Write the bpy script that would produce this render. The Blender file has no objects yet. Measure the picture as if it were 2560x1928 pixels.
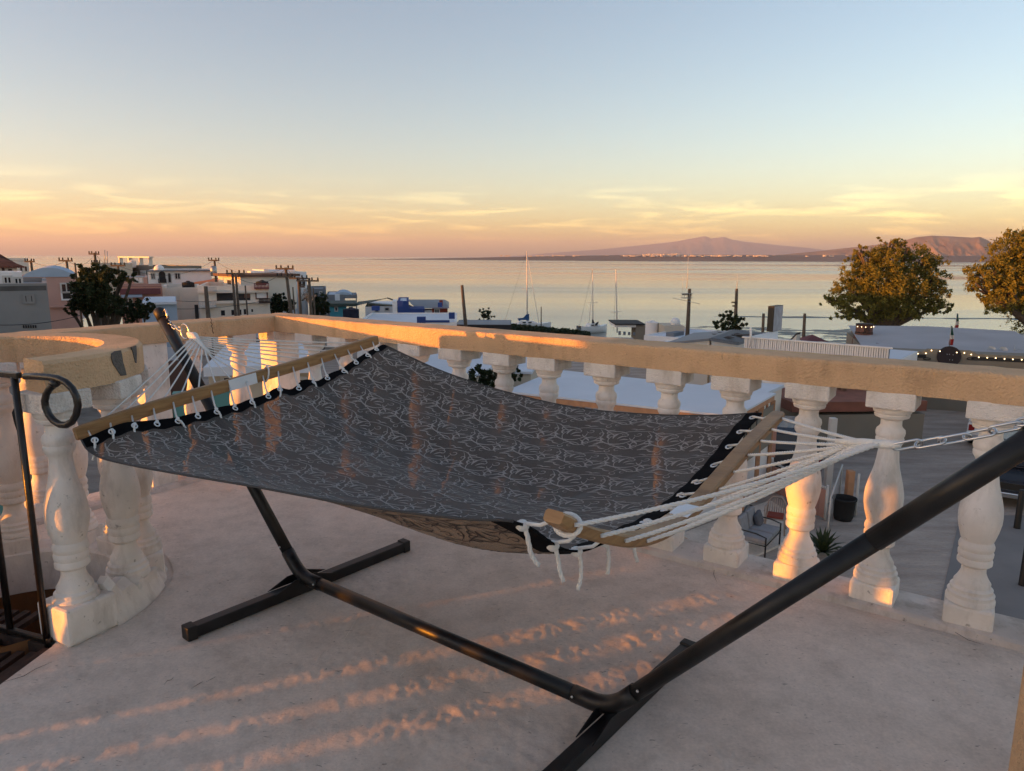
import bpy, bmesh, math, random
import numpy as np
from mathutils import Vector, Matrix

random.seed(7); RNG = np.random.default_rng(7)
R = math.radians
scene = bpy.context.scene
COL = scene.collection

# ------------------------------------------------------------------ camera
EYE = 1.5
F, CX, CY = 1760.0, 1280.0, 964.0
pitch = math.atan(321 / F); roll = R(0.245)
fw = np.array([0, math.cos(pitch), -math.sin(pitch)])
rt0 = np.array([1., 0, 0]); up0 = np.cross(rt0, fw)
rt = rt0 * math.cos(roll) + up0 * math.sin(roll)
up = up0 * math.cos(roll) - rt0 * math.sin(roll)
cam = bpy.data.cameras.new('camera'); cam_o = bpy.data.objects.new('camera', cam); COL.objects.link(cam_o)
M = Matrix(((rt[0], up[0], -fw[0], 0), (rt[1], up[1], -fw[1], 0), (rt[2], up[2], -fw[2], EYE), (0, 0, 0, 1)))
cam_o.matrix_world = M
cam.sensor_fit = 'HORIZONTAL'; cam.sensor_width = 36.0; cam.lens = 36.0 * F / 2560.0
cam.clip_start = 0.05; cam.clip_end = 120000
scene.camera = cam_o
scene.render.resolution_x = 1024; scene.render.resolution_y = 771

# ------------------------------------------------------------------ sky, sun, exposure
SUN_EL = 2.3; SUN_AZ = 249.3          # degrees; azimuth clockwise from +Y (the view direction)
world = bpy.data.worlds.new('World'); scene.world = world; world.use_nodes = True
wn = world.node_tree.nodes; wl = world.node_tree.links; wn.clear()
w_out = wn.new('ShaderNodeOutputWorld'); w_bg = wn.new('ShaderNodeBackground')
w_sky = wn.new('ShaderNodeTexSky'); w_sky.sky_type = 'NISHITA'; w_sky.sun_disc = False
w_sky.sun_elevation = R(SUN_EL); w_sky.sun_rotation = R(SUN_AZ)
w_sky.altitude = 0; w_sky.air_density = 0.8; w_sky.dust_density = 0.7; w_sky.ozone_density = 1.0
w_bg.inputs[1].default_value = 0.15
# thin evening cloud streaks low over the sea: brighter and warmer than the air behind them
w_tc = wn.new('ShaderNodeTexCoord'); w_sep = wn.new('ShaderNodeSeparateXYZ'); wl.new(w_tc.outputs['Generated'], w_sep.inputs[0])
w_map = wn.new('ShaderNodeMapping'); w_map.inputs['Scale'].default_value = (8.0, 8.0, 70.0); wl.new(w_tc.outputs['Generated'], w_map.inputs[0])
w_noi = wn.new('ShaderNodeTexNoise'); w_noi.inputs['Scale'].default_value = 1.0; w_noi.inputs['Detail'].default_value = 7.0
w_noi.inputs['Roughness'].default_value = 0.55; w_noi.inputs['Distortion'].default_value = 0.6; wl.new(w_map.outputs[0], w_noi.inputs[0])
w_ramp = wn.new('ShaderNodeValToRGB'); w_ramp.color_ramp.elements[0].position = 0.51; w_ramp.color_ramp.elements[1].position = 0.64
wl.new(w_noi.outputs[0], w_ramp.inputs[0])
w_band = wn.new('ShaderNodeValToRGB')
for i, (p, v) in enumerate([(0.008, 0.0), (0.03, 1.0), (0.06, 0.9), (0.105, 0.0)]):
    e = w_band.color_ramp.elements[i] if i < 2 else w_band.color_ramp.elements.new(p)
    e.position = p; e.color = (v, v, v, 1)
wl.new(w_sep.outputs[2], w_band.inputs[0])
w_mul = wn.new('ShaderNodeMath'); w_mul.operation = 'MULTIPLY'; wl.new(w_ramp.outputs[0], w_mul.inputs[0]); wl.new(w_band.outputs[0], w_mul.inputs[1])
w_mul2 = wn.new('ShaderNodeMath'); w_mul2.operation = 'MULTIPLY'; w_mul2.inputs[1].default_value = 1.0; wl.new(w_mul.outputs[0], w_mul2.inputs[0])
w_cc = wn.new('ShaderNodeMix'); w_cc.data_type = 'RGBA'; w_cc.blend_type = 'MULTIPLY'; w_cc.inputs[0].default_value = 1.0
wl.new(w_sky.outputs[0], w_cc.inputs[6]); w_cc.inputs[7].default_value = (1.65, 1.45, 1.22, 1)
w_mix = wn.new('ShaderNodeMix'); w_mix.data_type = 'RGBA'
wl.new(w_mul2.outputs[0], w_mix.inputs[0]); wl.new(w_sky.outputs[0], w_mix.inputs[6]); wl.new(w_cc.outputs[2], w_mix.inputs[7])
w_wb = wn.new('ShaderNodeMix'); w_wb.data_type = 'RGBA'; w_wb.blend_type = 'MULTIPLY'; w_wb.inputs[0].default_value = 1.0     # the camera's white balance
wl.new(w_mix.outputs[2], w_wb.inputs[6]); w_wb.inputs[7].default_value = (0.96, 0.955, 1.035, 1)
wl.new(w_wb.outputs[2], w_bg.inputs[0]); wl.new(w_bg.outputs[0], w_out.inputs[0])

SUN_TO = Vector((math.sin(R(SUN_AZ)) * math.cos(R(SUN_EL)), math.cos(R(SUN_AZ)) * math.cos(R(SUN_EL)), math.sin(R(SUN_EL))))
sun = bpy.data.lights.new('sun', 'SUN'); sun.energy = 4.8; sun.angle = R(0.5); sun.color = (1.0, 0.315, 0.02)
sun_o = bpy.data.objects.new('sun', sun); COL.objects.link(sun_o)
sun_o.rotation_euler = (-SUN_TO).to_track_quat('-Z', 'Y').to_euler()
sun_o.location = (-20, -8, 12)

vs = scene.view_settings
vs.view_transform = 'Standard'; vs.look = 'None'; vs.exposure = 1.84; vs.gamma = 1.0; vs.use_curve_mapping = False
scene.cycles.max_bounces = 8; scene.cycles.transparent_max_bounces = 16; scene.cycles.use_denoising = True

# ------------------------------------------------------------------ helpers
def ray(u, v): return fw + rt * (u - CX) / F + up * (CY - v) / F
O = np.array([0, 0, EYE])
def on_z(u, v, z):                       # where the sight line meets a level plane
    d = ray(u, v); return O + d * ((z - EYE) / d[2])
def on_y(u, v, y):                       # ... a plane at distance y ahead
    d = ray(u, v); return O + d * (y / d[1])
def on_pl(u, v, p0, n):
    d = ray(u, v); return O + d * (((np.asarray(p0) - O) @ n) / (d @ n))
def nrm(a): a = np.asarray(a, float); return a / np.linalg.norm(a)
Z = np.array([0, 0, 1.])

class MB:
    """collects shapes (world coordinates) and links them as one mesh object"""
    def __init__(s): s.v = []; s.f = []; s.smooth = []
    def add(s, vs, fs, sm=False):
        b = len(s.v); s.v += [tuple(map(float, p)) for p in vs]; s.f += [tuple(i + b for i in f) for f in fs]; s.smooth += [sm] * len(fs); return s
    def box(s, c, size, ax=None):
        c = np.asarray(c, float); A = np.eye(3) if ax is None else np.asarray(ax, float); h = np.asarray(size, float) / 2
        P = [c + A[0] * h[0] * i + A[1] * h[1] * j + A[2] * h[2] * k for k in (-1, 1) for i, j in ((-1, -1), (1, -1), (1, 1), (-1, 1))]
        return s.add(P, [(3, 2, 1, 0), (4, 5, 6, 7), (0, 1, 5, 4), (1, 2, 6, 5), (2, 3, 7, 6), (3, 0, 4, 7)])
    def bar(s, a, b, w, h, upv=Z):
        a = np.asarray(a, float); b = np.asarray(b, float); x = nrm(b - a); y = np.cross(upv, x)
        if np.linalg.norm(y) < 1e-6: y = np.array([1., 0, 0])
        y = nrm(y); z = np.cross(x, y)
        return s.box((a + b) / 2, (np.linalg.norm(b - a), w, h), (x, y, z))
    def tube(s, pts, r, n=8, cap=True, closed=False):
        P = [np.asarray(p, float) for p in pts]; m = len(P); rr = r if hasattr(r, '__len__') else [r] * m
        T = []
        for i in range(m):
            a = P[(i - 1) % m] if (closed or i > 0) else P[i]; b = P[(i + 1) % m] if (closed or i < m - 1) else P[i]
            T.append(nrm(b - a))
        ref = np.array([0, 0, 1.]) if abs(T[0][2]) < .9 else np.array([1., 0, 0])
        x = nrm(np.cross(ref, T[0])); V = []
        for i in range(m):
            x = nrm(x - T[i] * (x @ T[i])); y = np.cross(T[i], x)
            for k in range(n):
                a = 2 * math.pi * k / n; V.append(P[i] + (x * math.cos(a) + y * math.sin(a)) * rr[i])
        Fc = []
        for i in range(m if closed else m - 1):
            j = (i + 1) % m
            for k in range(n): Fc.append((i * n + k, i * n + (k + 1) % n, j * n + (k + 1) % n, j * n + k))
        s.add(V, Fc, True)
        if cap and not closed:
            b = len(s.v) - m * n
            s.f += [tuple(b + k for k in range(n - 1, -1, -1)), tuple(b + (m - 1) * n + k for k in range(n))]; s.smooth += [False, False]
        return s
    def lathe(s, prof, c=(0, 0, 0), n=24, cap=True, a0=0.0, a1=2 * math.pi):
        c = np.asarray(c, float); full = abs(a1 - a0 - 2 * math.pi) < 1e-6; nn = n if full else n + 1
        V = [c + np.array([r_ * math.cos(a0 + (a1 - a0) * k / n), r_ * math.sin(a0 + (a1 - a0) * k / n), z]) for r_, z in prof for k in range(nn)]
        Fc = []
        for i in range(len(prof) - 1):
            for k in range(n):
                k2 = (k + 1) % nn if full else k + 1
                Fc.append((i * nn + k, i * nn + k2, (i + 1) * nn + k2, (i + 1) * nn + k))
        s.add(V, Fc, True)
        if cap and full:
            b = len(s.v) - len(V)
            if prof[0][0] > 1e-4: s.f.append(tuple(b + k for k in range(n - 1, -1, -1))); s.smooth.append(False)
            if prof[-1][0] > 1e-4: s.f.append(tuple(b + (len(prof) - 1) * n + k for k in range(n))); s.smooth.append(False)
        return s
    def ball(s, c, r, n=10, m=6):
        rr = np.asarray(r, float) * np.ones(3); c = np.asarray(c, float)
        V = [c + rr * np.array([math.sin(math.pi * i / m) * math.cos(2 * math.pi * k / n), math.sin(math.pi * i / m) * math.sin(2 * math.pi * k / n), math.cos(math.pi * i / m)]) for i in range(m + 1) for k in range(n)]
        return s.add(V, [(i * n + k, (i + 1) * n + k, (i + 1) * n + (k + 1) % n, i * n + (k + 1) % n) for i in range(m) for k in range(n)], True)
    def prism(s, poly, z0, z1):
        n = len(poly); V = [(p[0], p[1], z0) for p in poly] + [(p[0], p[1], z1) for p in poly]
        return s.add(V, [tuple(range(n - 1, -1, -1)), tuple(range(n, 2 * n))] + [(i, (i + 1) % n, n + (i + 1) % n, n + i) for i in range(n)])
    def grid(s, P, sm=True):                # P[i][j] -> points
        a, b = len(P), len(P[0]); return s.add([p for r_ in P for p in r_], [(i * b + j, (i + 1) * b + j, (i + 1) * b + j + 1, i * b + j + 1) for i in range(a - 1) for j in range(b - 1)], sm)
    def build(s, name, mat, parent=None, org=None, kind=None, bevel=0.0):
        o_ = np.zeros(3) if org is None else np.asarray(org, float)
        if parent is not None and org is None: o_ = np.array(parent.get('_o', (0, 0, 0)))
        me = bpy.data.meshes.new(name); V = np.asarray(s.v) - o_
        me.from_pydata(V.tolist(), [], s.f); me.polygons.foreach_set('use_smooth', s.smooth); me.update()
        me.materials.append(mat); ob = bpy.data.objects.new(name, me); COL.objects.link(ob)
        if parent is not None: ob.parent = parent; ob['_o'] = tuple(o_)
        else: ob.location = o_; ob['_o'] = tuple(o_)
        if kind: ob['kind'] = kind
        if bevel: bm = ob.modifiers.new('bevel', 'BEVEL'); bm.width = bevel; bm.segments = 2; bm.limit_method = 'ANGLE'; bm.angle_limit = R(40)
        return ob

def tag(o, label, cat, group=None):
    o['label'] = label; o['category'] = cat
    if group: o['group'] = group
    return o
def thing(name, loc, label, cat, group=None):
    o = bpy.data.objects.new(name, None); COL.objects.link(o); o.location = tuple(map(float, loc)); o['_o'] = tuple(map(float, loc)); o.empty_display_size = .1
    return tag(o, label, cat, group)
def copy_tree(o, parent=None, loc=None, rz=None, label=None, group=None):
    c = o.copy(); COL.objects.link(c); c.parent = parent
    if loc is not None: c.location = tuple(map(float, loc))
    if rz is not None: c.rotation_euler = (0, 0, rz)
    if label: c['label'] = label
    if group: c['group'] = group
    for ch in o.children: copy_tree(ch, c)
    return c

# ------------------------------------------------------------------ materials
def mat(name, col, rough=0.85, var=0.12, scale=6.0, bump=0.0, bscale=60.0, metal=0.0, col2=None, detail=5.0, stretch=None, spec=None, bdist=0.01, rnd=False, speck=0.0):
    m = bpy.data.materials.new(name); m.use_nodes = True; n = m.node_tree.nodes; l = m.node_tree.links
    b = n['Principled BSDF']; b.inputs['Roughness'].default_value = rough; b.inputs['Metallic'].default_value = metal
    if spec is not None: b.inputs['Specular IOR Level'].default_value = spec
    tc = n.new('ShaderNodeTexCoord'); src = tc.outputs['Object']
    if rnd:                                  # every copy gets its own stains
        oi = n.new('ShaderNodeObjectInfo'); sc_ = n.new('ShaderNodeVectorMath'); sc_.operation = 'SCALE'; sc_.inputs['Scale'].default_value = 37.0; cx = n.new('ShaderNodeCombineXYZ')
        for k in range(3): l.new(oi.outputs['Random'], cx.inputs[k])
        l.new(cx.outputs[0], sc_.inputs[0]); av = n.new('ShaderNodeVectorMath'); l.new(src, av.inputs[0]); l.new(sc_.outputs[0], av.inputs[1]); src = av.outputs[0]
    if stretch:
        mp = n.new('ShaderNodeMapping'); mp.inputs['Scale'].default_value = stretch; l.new(src, mp.inputs[0]); src = mp.outputs[0]
    no = n.new('ShaderNodeTexNoise'); no.inputs['Scale'].default_value = scale; no.inputs['Detail'].default_value = detail; l.new(src, no.inputs[0])
    rp = n.new('ShaderNodeValToRGB'); c = np.array(col[:3]); c2 = np.array(col2[:3]) if col2 is not None else c * (1 + var)
    c1 = c if col2 is not None else c * (1 - var)
    rp.color_ramp.elements[0].position = .3; rp.color_ramp.elements[1].position = .7
    rp.color_ramp.elements[0].color = (*c1, 1); rp.color_ramp.elements[1].color = (*np.clip(c2, 0, 1), 1)
    l.new(no.outputs[0], rp.inputs[0]); cout = rp.outputs[0]
    if speck > 0:                            # chips, drips and grime with shapes of their own
        for sc_k, lo, hi, dk, st in ((34, .30, .36, .45, (1, 1, 1)), (9, .36, .50, .72, (1, 1, .35)), (3.2, .34, .62, .84, (1, 1, .6))):
            mq = n.new('ShaderNodeMapping'); mq.inputs['Scale'].default_value = st; l.new(src, mq.inputs[0]); nq = n.new('ShaderNodeTexNoise'); nq.inputs['Scale'].default_value = sc_k; nq.inputs['Detail'].default_value = 6; nq.inputs['Roughness'].default_value = .65; l.new(mq.outputs[0], nq.inputs[0])
            rq = n.new('ShaderNodeValToRGB'); rq.color_ramp.elements[0].position = lo; rq.color_ramp.elements[1].position = hi; rq.color_ramp.elements[0].color = (dk, dk * .97, dk * .93, 1); rq.color_ramp.elements[1].color = (1, 1, 1, 1); l.new(nq.outputs[0], rq.inputs[0])
            xq = n.new('ShaderNodeMix'); xq.data_type = 'RGBA'; xq.blend_type = 'MULTIPLY'; xq.inputs[0].default_value = speck; l.new(cout, xq.inputs[6]); l.new(rq.outputs[0], xq.inputs[7]); cout = xq.outputs[2]
    l.new(cout, b.inputs['Base Color'])
    if bump > 0:
        nb = n.new('ShaderNodeTexNoise'); nb.inputs['Scale'].default_value = bscale; nb.inputs['Detail'].default_value = 4; l.new(src, nb.inputs[0])
        bp = n.new('ShaderNodeBump'); bp.inputs['Strength'].default_value = bump; bp.inputs['Distance'].default_value = bdist; l.new(nb.outputs[0], bp.inputs['Height']); l.new(bp.outputs[0], b.inputs['Normal'])
    return m
def emit(name, col, s):
    m = bpy.data.materials.new(name); m.use_nodes = True; b = m.node_tree.nodes['Principled BSDF']
    b.inputs['Base Color'].default_value = (*col, 1); b.inputs['Emission Color'].default_value = (*col, 1); b.inputs['Emission Strength'].default_value = s; return m
def leaf_mat(name, col, col2):
    m = bpy.data.materials.new(name); m.use_nodes = True; n = m.node_tree.nodes; l = m.node_tree.links
    b = n['Principled BSDF']; b.inputs['Roughness'].default_value = .6; b.inputs['Specular IOR Level'].default_value = .25
    tc = n.new('ShaderNodeTexCoord'); no = n.new('ShaderNodeTexNoise'); no.inputs['Scale'].default_value = 1.6; no.inputs['Detail'].default_value = 8; no.inputs['Roughness'].default_value = .8; l.new(tc.outputs['Object'], no.inputs[0])
    rp = n.new('ShaderNodeValToRGB'); rp.color_ramp.elements[0].position = .35; rp.color_ramp.elements[1].position = .68
    rp.color_ramp.elements[0].color = (*col, 1); rp.color_ramp.elements[1].color = (*col2, 1); l.new(no.outputs[0], rp.inputs[0]); l.new(rp.outputs[0], b.inputs['Base Color'])
    tr = n.new('ShaderNodeBsdfTranslucent'); l.new(rp.outputs[0], tr.inputs[0]); mx = n.new('ShaderNodeMixShader'); mx.inputs[0].default_value = .3
    l.new(b.outputs[0], mx.inputs[1]); l.new(tr.outputs[0], mx.inputs[2]); l.new(mx.outputs[0], n['Material Output'].inputs[0]); return m

m_stucco = mat('ochre_stucco', (.68, .455, .27), .9, .12, 2.2, .9, 105, bdist=.013, detail=9, speck=.55)
m_white = mat('chalky_white_paint', (.84, .785, .725), .9, .10, 8, .6, 110, bdist=.003, detail=9, rnd=True, speck=.75)
m_capw = mat('rough_white_plaster', (.84, .79, .74), .95, .07, 14, 1.0, 130, bdist=.010, detail=8, rnd=True, speck=.7)
m_black = mat('black_powder_coat', (.011, .011, .012), .42, .5, 14, .25, 240, spec=.4, bdist=.002, detail=9)
m_plast = mat('black_plastic', (.008, .008, .008), .55, .2, 20)
m_iron = mat('black_painted_iron', (.012, .010, .009), .32, .5, 25, .4, 70, bdist=.004)
m_rust = mat('rusty_dark_steel', (.035, .018, .012), .8, .5, 18, .3, 80)
m_rope = mat('white_cotton_rope', (.74, .73, .70), .95, .05, 60, .8, 240, bdist=.004)
m_bamboo = mat('bamboo_wood', (.22, .115, .042), .42, .2, 9, .15, 60, col2=(.38, .215, .085), stretch=(1, 1, 9))
m_chain = mat('galvanised_steel', (.62, .63, .64), .28, .05, 40, metal=1.0)
m_plate = mat('white_label_plate', (.72, .76, .80), .35, .04, 8)
m_hem = mat('black_webbing', (.004, .004, .005), .95, .3, 60, spec=.1)
m_curb = mat('worn_white_plaster', (.64, .57, .52), .95, .14, 5, .7, 60, bdist=.006, detail=9, speck=.9)
m_brownwall = mat('brown_stairwell_plaster', (.20, .085, .03), .9, .15, 3, .3, 40)
m_patch = mat('grey_cement_patch', (.12, .11, .10), .95, .2, 30, .8, 120)
m_crack = mat('dark_crack', (.03, .025, .02), 1.0)

# ------------------------------------------------------------------ terrace frame: corner C, right rail along RR, left rail along -LL
A55 = R(55)
RR = np.array([math.sin(A55), -math.cos(A55), 0]); NR = np.array([math.cos(A55), math.sin(A55), 0])
LL = NR.copy(); NL = RR.copy()                      # left rail runs along -LL; its inner face looks along +NL
C0 = on_pl(686, 786, NR * 3.22, NR); C0[2] = 0
K = np.array([-2.24, 2.89, 0])                      # centre of the stairwell ring
def cpt(D, s, z=0): return C0 + RR * D - LL * s + Z * z     # D along the right rail, s towards the viewer

def floor_material():
    m = bpy.data.materials.new('weathered_concrete'); m.use_nodes = True; n = m.node_tree.nodes; l = m.node_tree.links
    b = n['Principled BSDF']; b.inputs['Roughness'].default_value = .92; b.inputs['Specular IOR Level'].default_value = .2
    tc = n.new('ShaderNodeTexCoord')
    def noise(sc, det, rough=.6, src=None, dist=0):
        q = n.new('ShaderNodeTexNoise'); q.inputs['Scale'].default_value = sc; q.inputs['Detail'].default_value = det; q.inputs['Roughness'].default_value = rough; q.inputs['Distortion'].default_value = dist
        l.new(src or tc.outputs['Object'], q.inputs[0]); return q.outputs[0]
    def ramp(src, stops):
        r_ = n.new('ShaderNodeValToRGB')
        for i, (p, c) in enumerate(stops):
            e = r_.color_ramp.elements[i] if i < 2 else r_.color_ramp.elements.new(p); e.position = p; e.color = (*c, 1)
        l.new(src, r_.inputs[0]); return r_.outputs[0]
    def mul(a, c, fac=1.0):
        q = n.new('ShaderNodeMix'); q.data_type = 'RGBA'; q.blend_type = 'MULTIPLY'; q.inputs[0].default_value = fac; l.new(a, q.inputs[6]); l.new(c, q.inputs[7]); return q.outputs[2]
    base = ramp(noise(1.3, 8, .68, dist=.6), [(.28, (.60, .51, .43)), (.5, (.71, .615, .53)), (.72, (.78, .685, .60))])
    mott = ramp(noise(7, 6, .7), [(.3, (.82, .81, .80)), (.5, (.98, .975, .97)), (.66, (1.06, 1.05, 1.04))])
    fine = ramp(noise(90, 3, .6), [(.3, (.92, .92, .92)), (.7, (1.08, 1.08, 1.08))])
    mp = n.new('ShaderNodeMapping'); mp.inputs['Scale'].default_value = (30, 95, 30); mp.inputs['Rotation'].default_value = (0, 0, R(12)); l.new(tc.outputs['Object'], mp.inputs[0])
    speck = ramp(noise(1, 3, .65, mp.outputs[0], .8), [(.29, (.30, .28, .27)), (.35, (1, 1, 1))])
    patch = ramp(noise(2.2, 3), [(.42, (0, 0, 0)), (.62, (1, 1, 1))])
    col = mul(mul(mul(base, mott), fine), speck, .75); l.new(patch, col.node.inputs[0]) if False else None
    l.new(col, b.inputs['Base Color'])
    h1 = noise(150, 3, .6); h2 = noise(46, 6, .75); ad = n.new('ShaderNodeMath'); ad.operation = 'MULTIPLY_ADD'; l.new(h1, ad.inputs[0]); ad.inputs[1].default_value = .45; l.new(h2, ad.inputs[2])
    bp = n.new('ShaderNodeBump'); bp.inputs['Strength'].default_value = .35; bp.inputs['Distance'].default_value = .004; l.new(ad.outputs[0], bp.inputs['Height']); l.new(bp.outputs[0], b.inputs['Normal'])
    return m
m_floor = floor_material()

# floor slab with the round stairwell hole and the landing cut-out beside the gate
def terrace_floor():
    bm = bmesh.new()
    outer = [cpt(-.25, -.22), cpt(9, -.22), cpt(9, 10), cpt(-.25, 10)]
    g0 = on_z(128, 1618, 0); g1 = on_z(0, 1712, 0); gd = nrm(g1 - g0)
    a_end = math.atan2(g0[1] - K[1], g0[0] - K[0])
    p_far = g0 + gd * 1.5
    hole = [K + .47 * np.array([math.cos(a), math.sin(a), 0]) for a in np.linspace(a_end + .28, a_end + 2 * math.pi - 1.35, 40)]
    hole += [p_far + np.array([-.75, -.25, 0]), p_far, g0]
    loops = []
    for L_ in (outer, hole):
        vs_ = [bm.verts.new((p[0], p[1], 0)) for p in L_]
        loops += [bm.edges.new((vs_[i], vs_[(i + 1) % len(vs_)])) for i in range(len(vs_))]
    bmesh.ops.triangle_fill(bm, use_beauty=True, edges=loops)
    # drop triangles inside the hole, if any were filled
    for f in list(bm.faces):
        c = f.calc_center_median()
        x, y = c.x, c.y; ins = False
        for i in range(len(hole)):
            p, q = hole[i], hole[(i + 1) % len(hole)]
            if (p[1] > y) != (q[1] > y) and x < (q[0] - p[0]) * (y - p[1]) / (q[1] - p[1]) + p[0]: ins = not ins
        if ins: bm.faces.remove(f)
    for f in bm.faces:
        if f.normal.z < 0: f.normal_flip()
    ext = bmesh.ops.extrude_face_region(bm, geom=list(bm.faces))
    for v in [e for e in ext['geom'] if isinstance(e, bmesh.types.BMVert)]: v.co.z -= .16
    bmesh.ops.recalc_face_normals(bm, faces=bm.faces)
    me = bpy.data.meshes.new('terrace_floor'); bm.to_mesh(me); bm.free(); me.materials.append(m_floor)
    o = bpy.data.objects.new('terrace_floor', me); COL.objects.link(o); o['kind'] = 'structure'
    return g0, gd
G0, GD = terrace_floor()

# rough float-finished topping: real relief, so that the grazing sun catches its grain
def topping():
    rg = np.random.default_rng(8); Ds = np.arange(.04, 4.75, .0115); Ss = np.arange(.04, 4.05, .0115); S2_, D2_ = np.meshgrid(Ss, Ds, indexing='ij')
    X = C0[0] + RR[0] * D2_ - LL[0] * S2_; Y = C0[1] + RR[1] * D2_ - LL[1] * S2_
    def vn(x, y, sd):
        i, j = np.floor(x).astype(int), np.floor(y).astype(int); T = np.random.default_rng(sd).random((512, 512)); f = lambda p, q: T[p % 512, q % 512]; p, q = x - i, y - j; p = p * p * (3 - 2 * p); q = q * q * (3 - 2 * q)
        return f(i, j) * (1 - p) * (1 - q) + f(i + 1, j) * p * (1 - q) + f(i, j + 1) * (1 - p) * q + f(i + 1, j + 1) * p * q
    wear = np.clip((vn(X * 3.1, Y * 3.1, 1) * .6 + vn(X * 8, Y * 8, 2) * .4 - .25) * 1.8, .25, 1.2)
    H_ = (vn(X * 64, Y * 52, 3) * .0058 + vn(X * 34 + Y * 6, Y * 27, 4) * .0046 + vn(X * 9, Y * 9, 5) * .0022) * wear + .0008
    edge = np.minimum.reduce([D2_ - .04, 4.75 - D2_, S2_ - .04, 4.05 - S2_]); H_ = np.where(edge < .03, -.001, H_)
    a, b = X.shape; bad = np.hypot(X - K[0], Y - K[1]) < .665; side_ = (X - G0[0]) * GD[1] - (Y - G0[1]) * GD[0]; bad |= (side_ * ((K[0] - G0[0]) * GD[1] - (K[1] - G0[1]) * GD[0]) > -.004) & ((X - G0[0]) * GD[0] + (Y - G0[1]) * GD[1] > -.35) & (np.hypot(X - G0[0], Y - G0[1]) < 2.2)
    idx = np.arange(a * b).reshape(a, b); okc = ~(bad[:-1, :-1] | bad[1:, :-1] | bad[1:, 1:] | bad[:-1, 1:]); F4 = np.stack([idx[:-1, :-1], idx[:-1, 1:], idx[1:, 1:], idx[1:, :-1]], -1)[okc]
    me = bpy.data.meshes.new('floor_topping'); V = np.c_[X.ravel(), Y.ravel(), H_.ravel()]; me.vertices.add(len(V)); me.vertices.foreach_set('co', V.astype(np.float32).ravel()); me.loops.add(F4.size); me.loops.foreach_set('vertex_index', F4.ravel().astype(np.int32)); me.polygons.add(len(F4)); me.polygons.foreach_set('loop_start', (np.arange(len(F4)) * 4).astype(np.int32)); me.polygons.foreach_set('use_smooth', np.ones(len(F4), bool)); me.update(calc_edges=True); me.validate()
    me.materials.append(m_floor); o = bpy.data.objects.new('floor_topping', me); COL.objects.link(o); o['kind'] = 'structure'
topping()

# the house body under the terrace
hb = MB(); w_ = [cpt(-.24, -.21), cpt(9, -.21), cpt(9, 10), cpt(-.24, 10)]
for i in range(4):
    p, q = w_[i], w_[(i + 1) % 4]
    hb.add([(p[0], p[1], -6.3), (q[0], q[1], -6.3), (q[0], q[1], -.165), (p[0], p[1], -.165)], [(0, 1, 2, 3)])
house = hb.build('terrace_house', m_stucco, org=(*cpt(0, 0)[:2], -6)); tag(house, 'ochre stucco house carrying the roof terrace underfoot', 'house')

# balusters ------------------------------------------------------------
PROF = [(.0885, .112), (.088, .128), (.083, .135), (.085, .15), (.076, .158), (.077, .172), (.066, .182), (.066, .196), (.057, .21), (.049, .226), (.0445, .24), (.0435, .262), (.053, .268), (.0625, .277), (.063, .292), (.058, .302), (.0625, .31), (.0635, .325), (.059, .334), (.063, .342), (.064, .355), (.0605, .366), (.0565, .375), (.060, .384), (.070, .42), (.0765, .455), (.0775, .485), (.075, .515), (.069, .545), (.06, .58), (.051, .615), (.045, .65), (.041, .69), (.0405, .708), (.046, .720), (.054, .733), (.0555, .748), (.052, .755), (.056, .763), (.0575, .775), (.055, .788), (.046, .797), (.0415, .805), (.041, .83), (.051, .837), (.066, .843), (.069, .853), (.066, .858), (.073, .864), (.0755, .874), (.076, .88), (.083, .889)]
def baluster(parent, loc, rz, zs=1.0):
    if not hasattr(baluster, 'm'):
        b = MB().lathe(PROF, n=32); V_ = np.array(b.v); an = np.arctan2(V_[:, 1], V_[:, 0]); q_ = 1 + .004 * np.sin(3 * an + V_[:, 2] * 9) + .004 * np.sin(5 * an - V_[:, 2] * 23) + .003 * np.sin(11 * an + V_[:, 2] * 61); V_[:, 0] *= q_; V_[:, 1] *= q_; b.v = V_.tolist(); b.smooth = [True] * len(b.smooth)
        s_ = b.build('baluster', m_white); s_.data.set_sharp_from_angle(angle=R(38))
        c_ = MB().box((0, 0, .9235), (.184, .184, .073)).build('capital', m_capw, s_, bevel=.006)
        p_ = MB().box((0, 0, .057), (.176, .176, .11)).build('plinth', m_white, s_, bevel=.014)
        baluster.m = s_; o = s_; o.parent = parent; o.location = loc; o.rotation_euler = (0, 0, rz); o.scale = (1, 1, zs); return o
    baluster.k = getattr(baluster, 'k', 0) + 1
    o = copy_tree(baluster.m, parent, loc, rz + (baluster.k * 3 % 4) * math.pi / 2 + .03 * math.sin(baluster.k * 2.7)); o.scale = (1, 1, zs); return o

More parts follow.
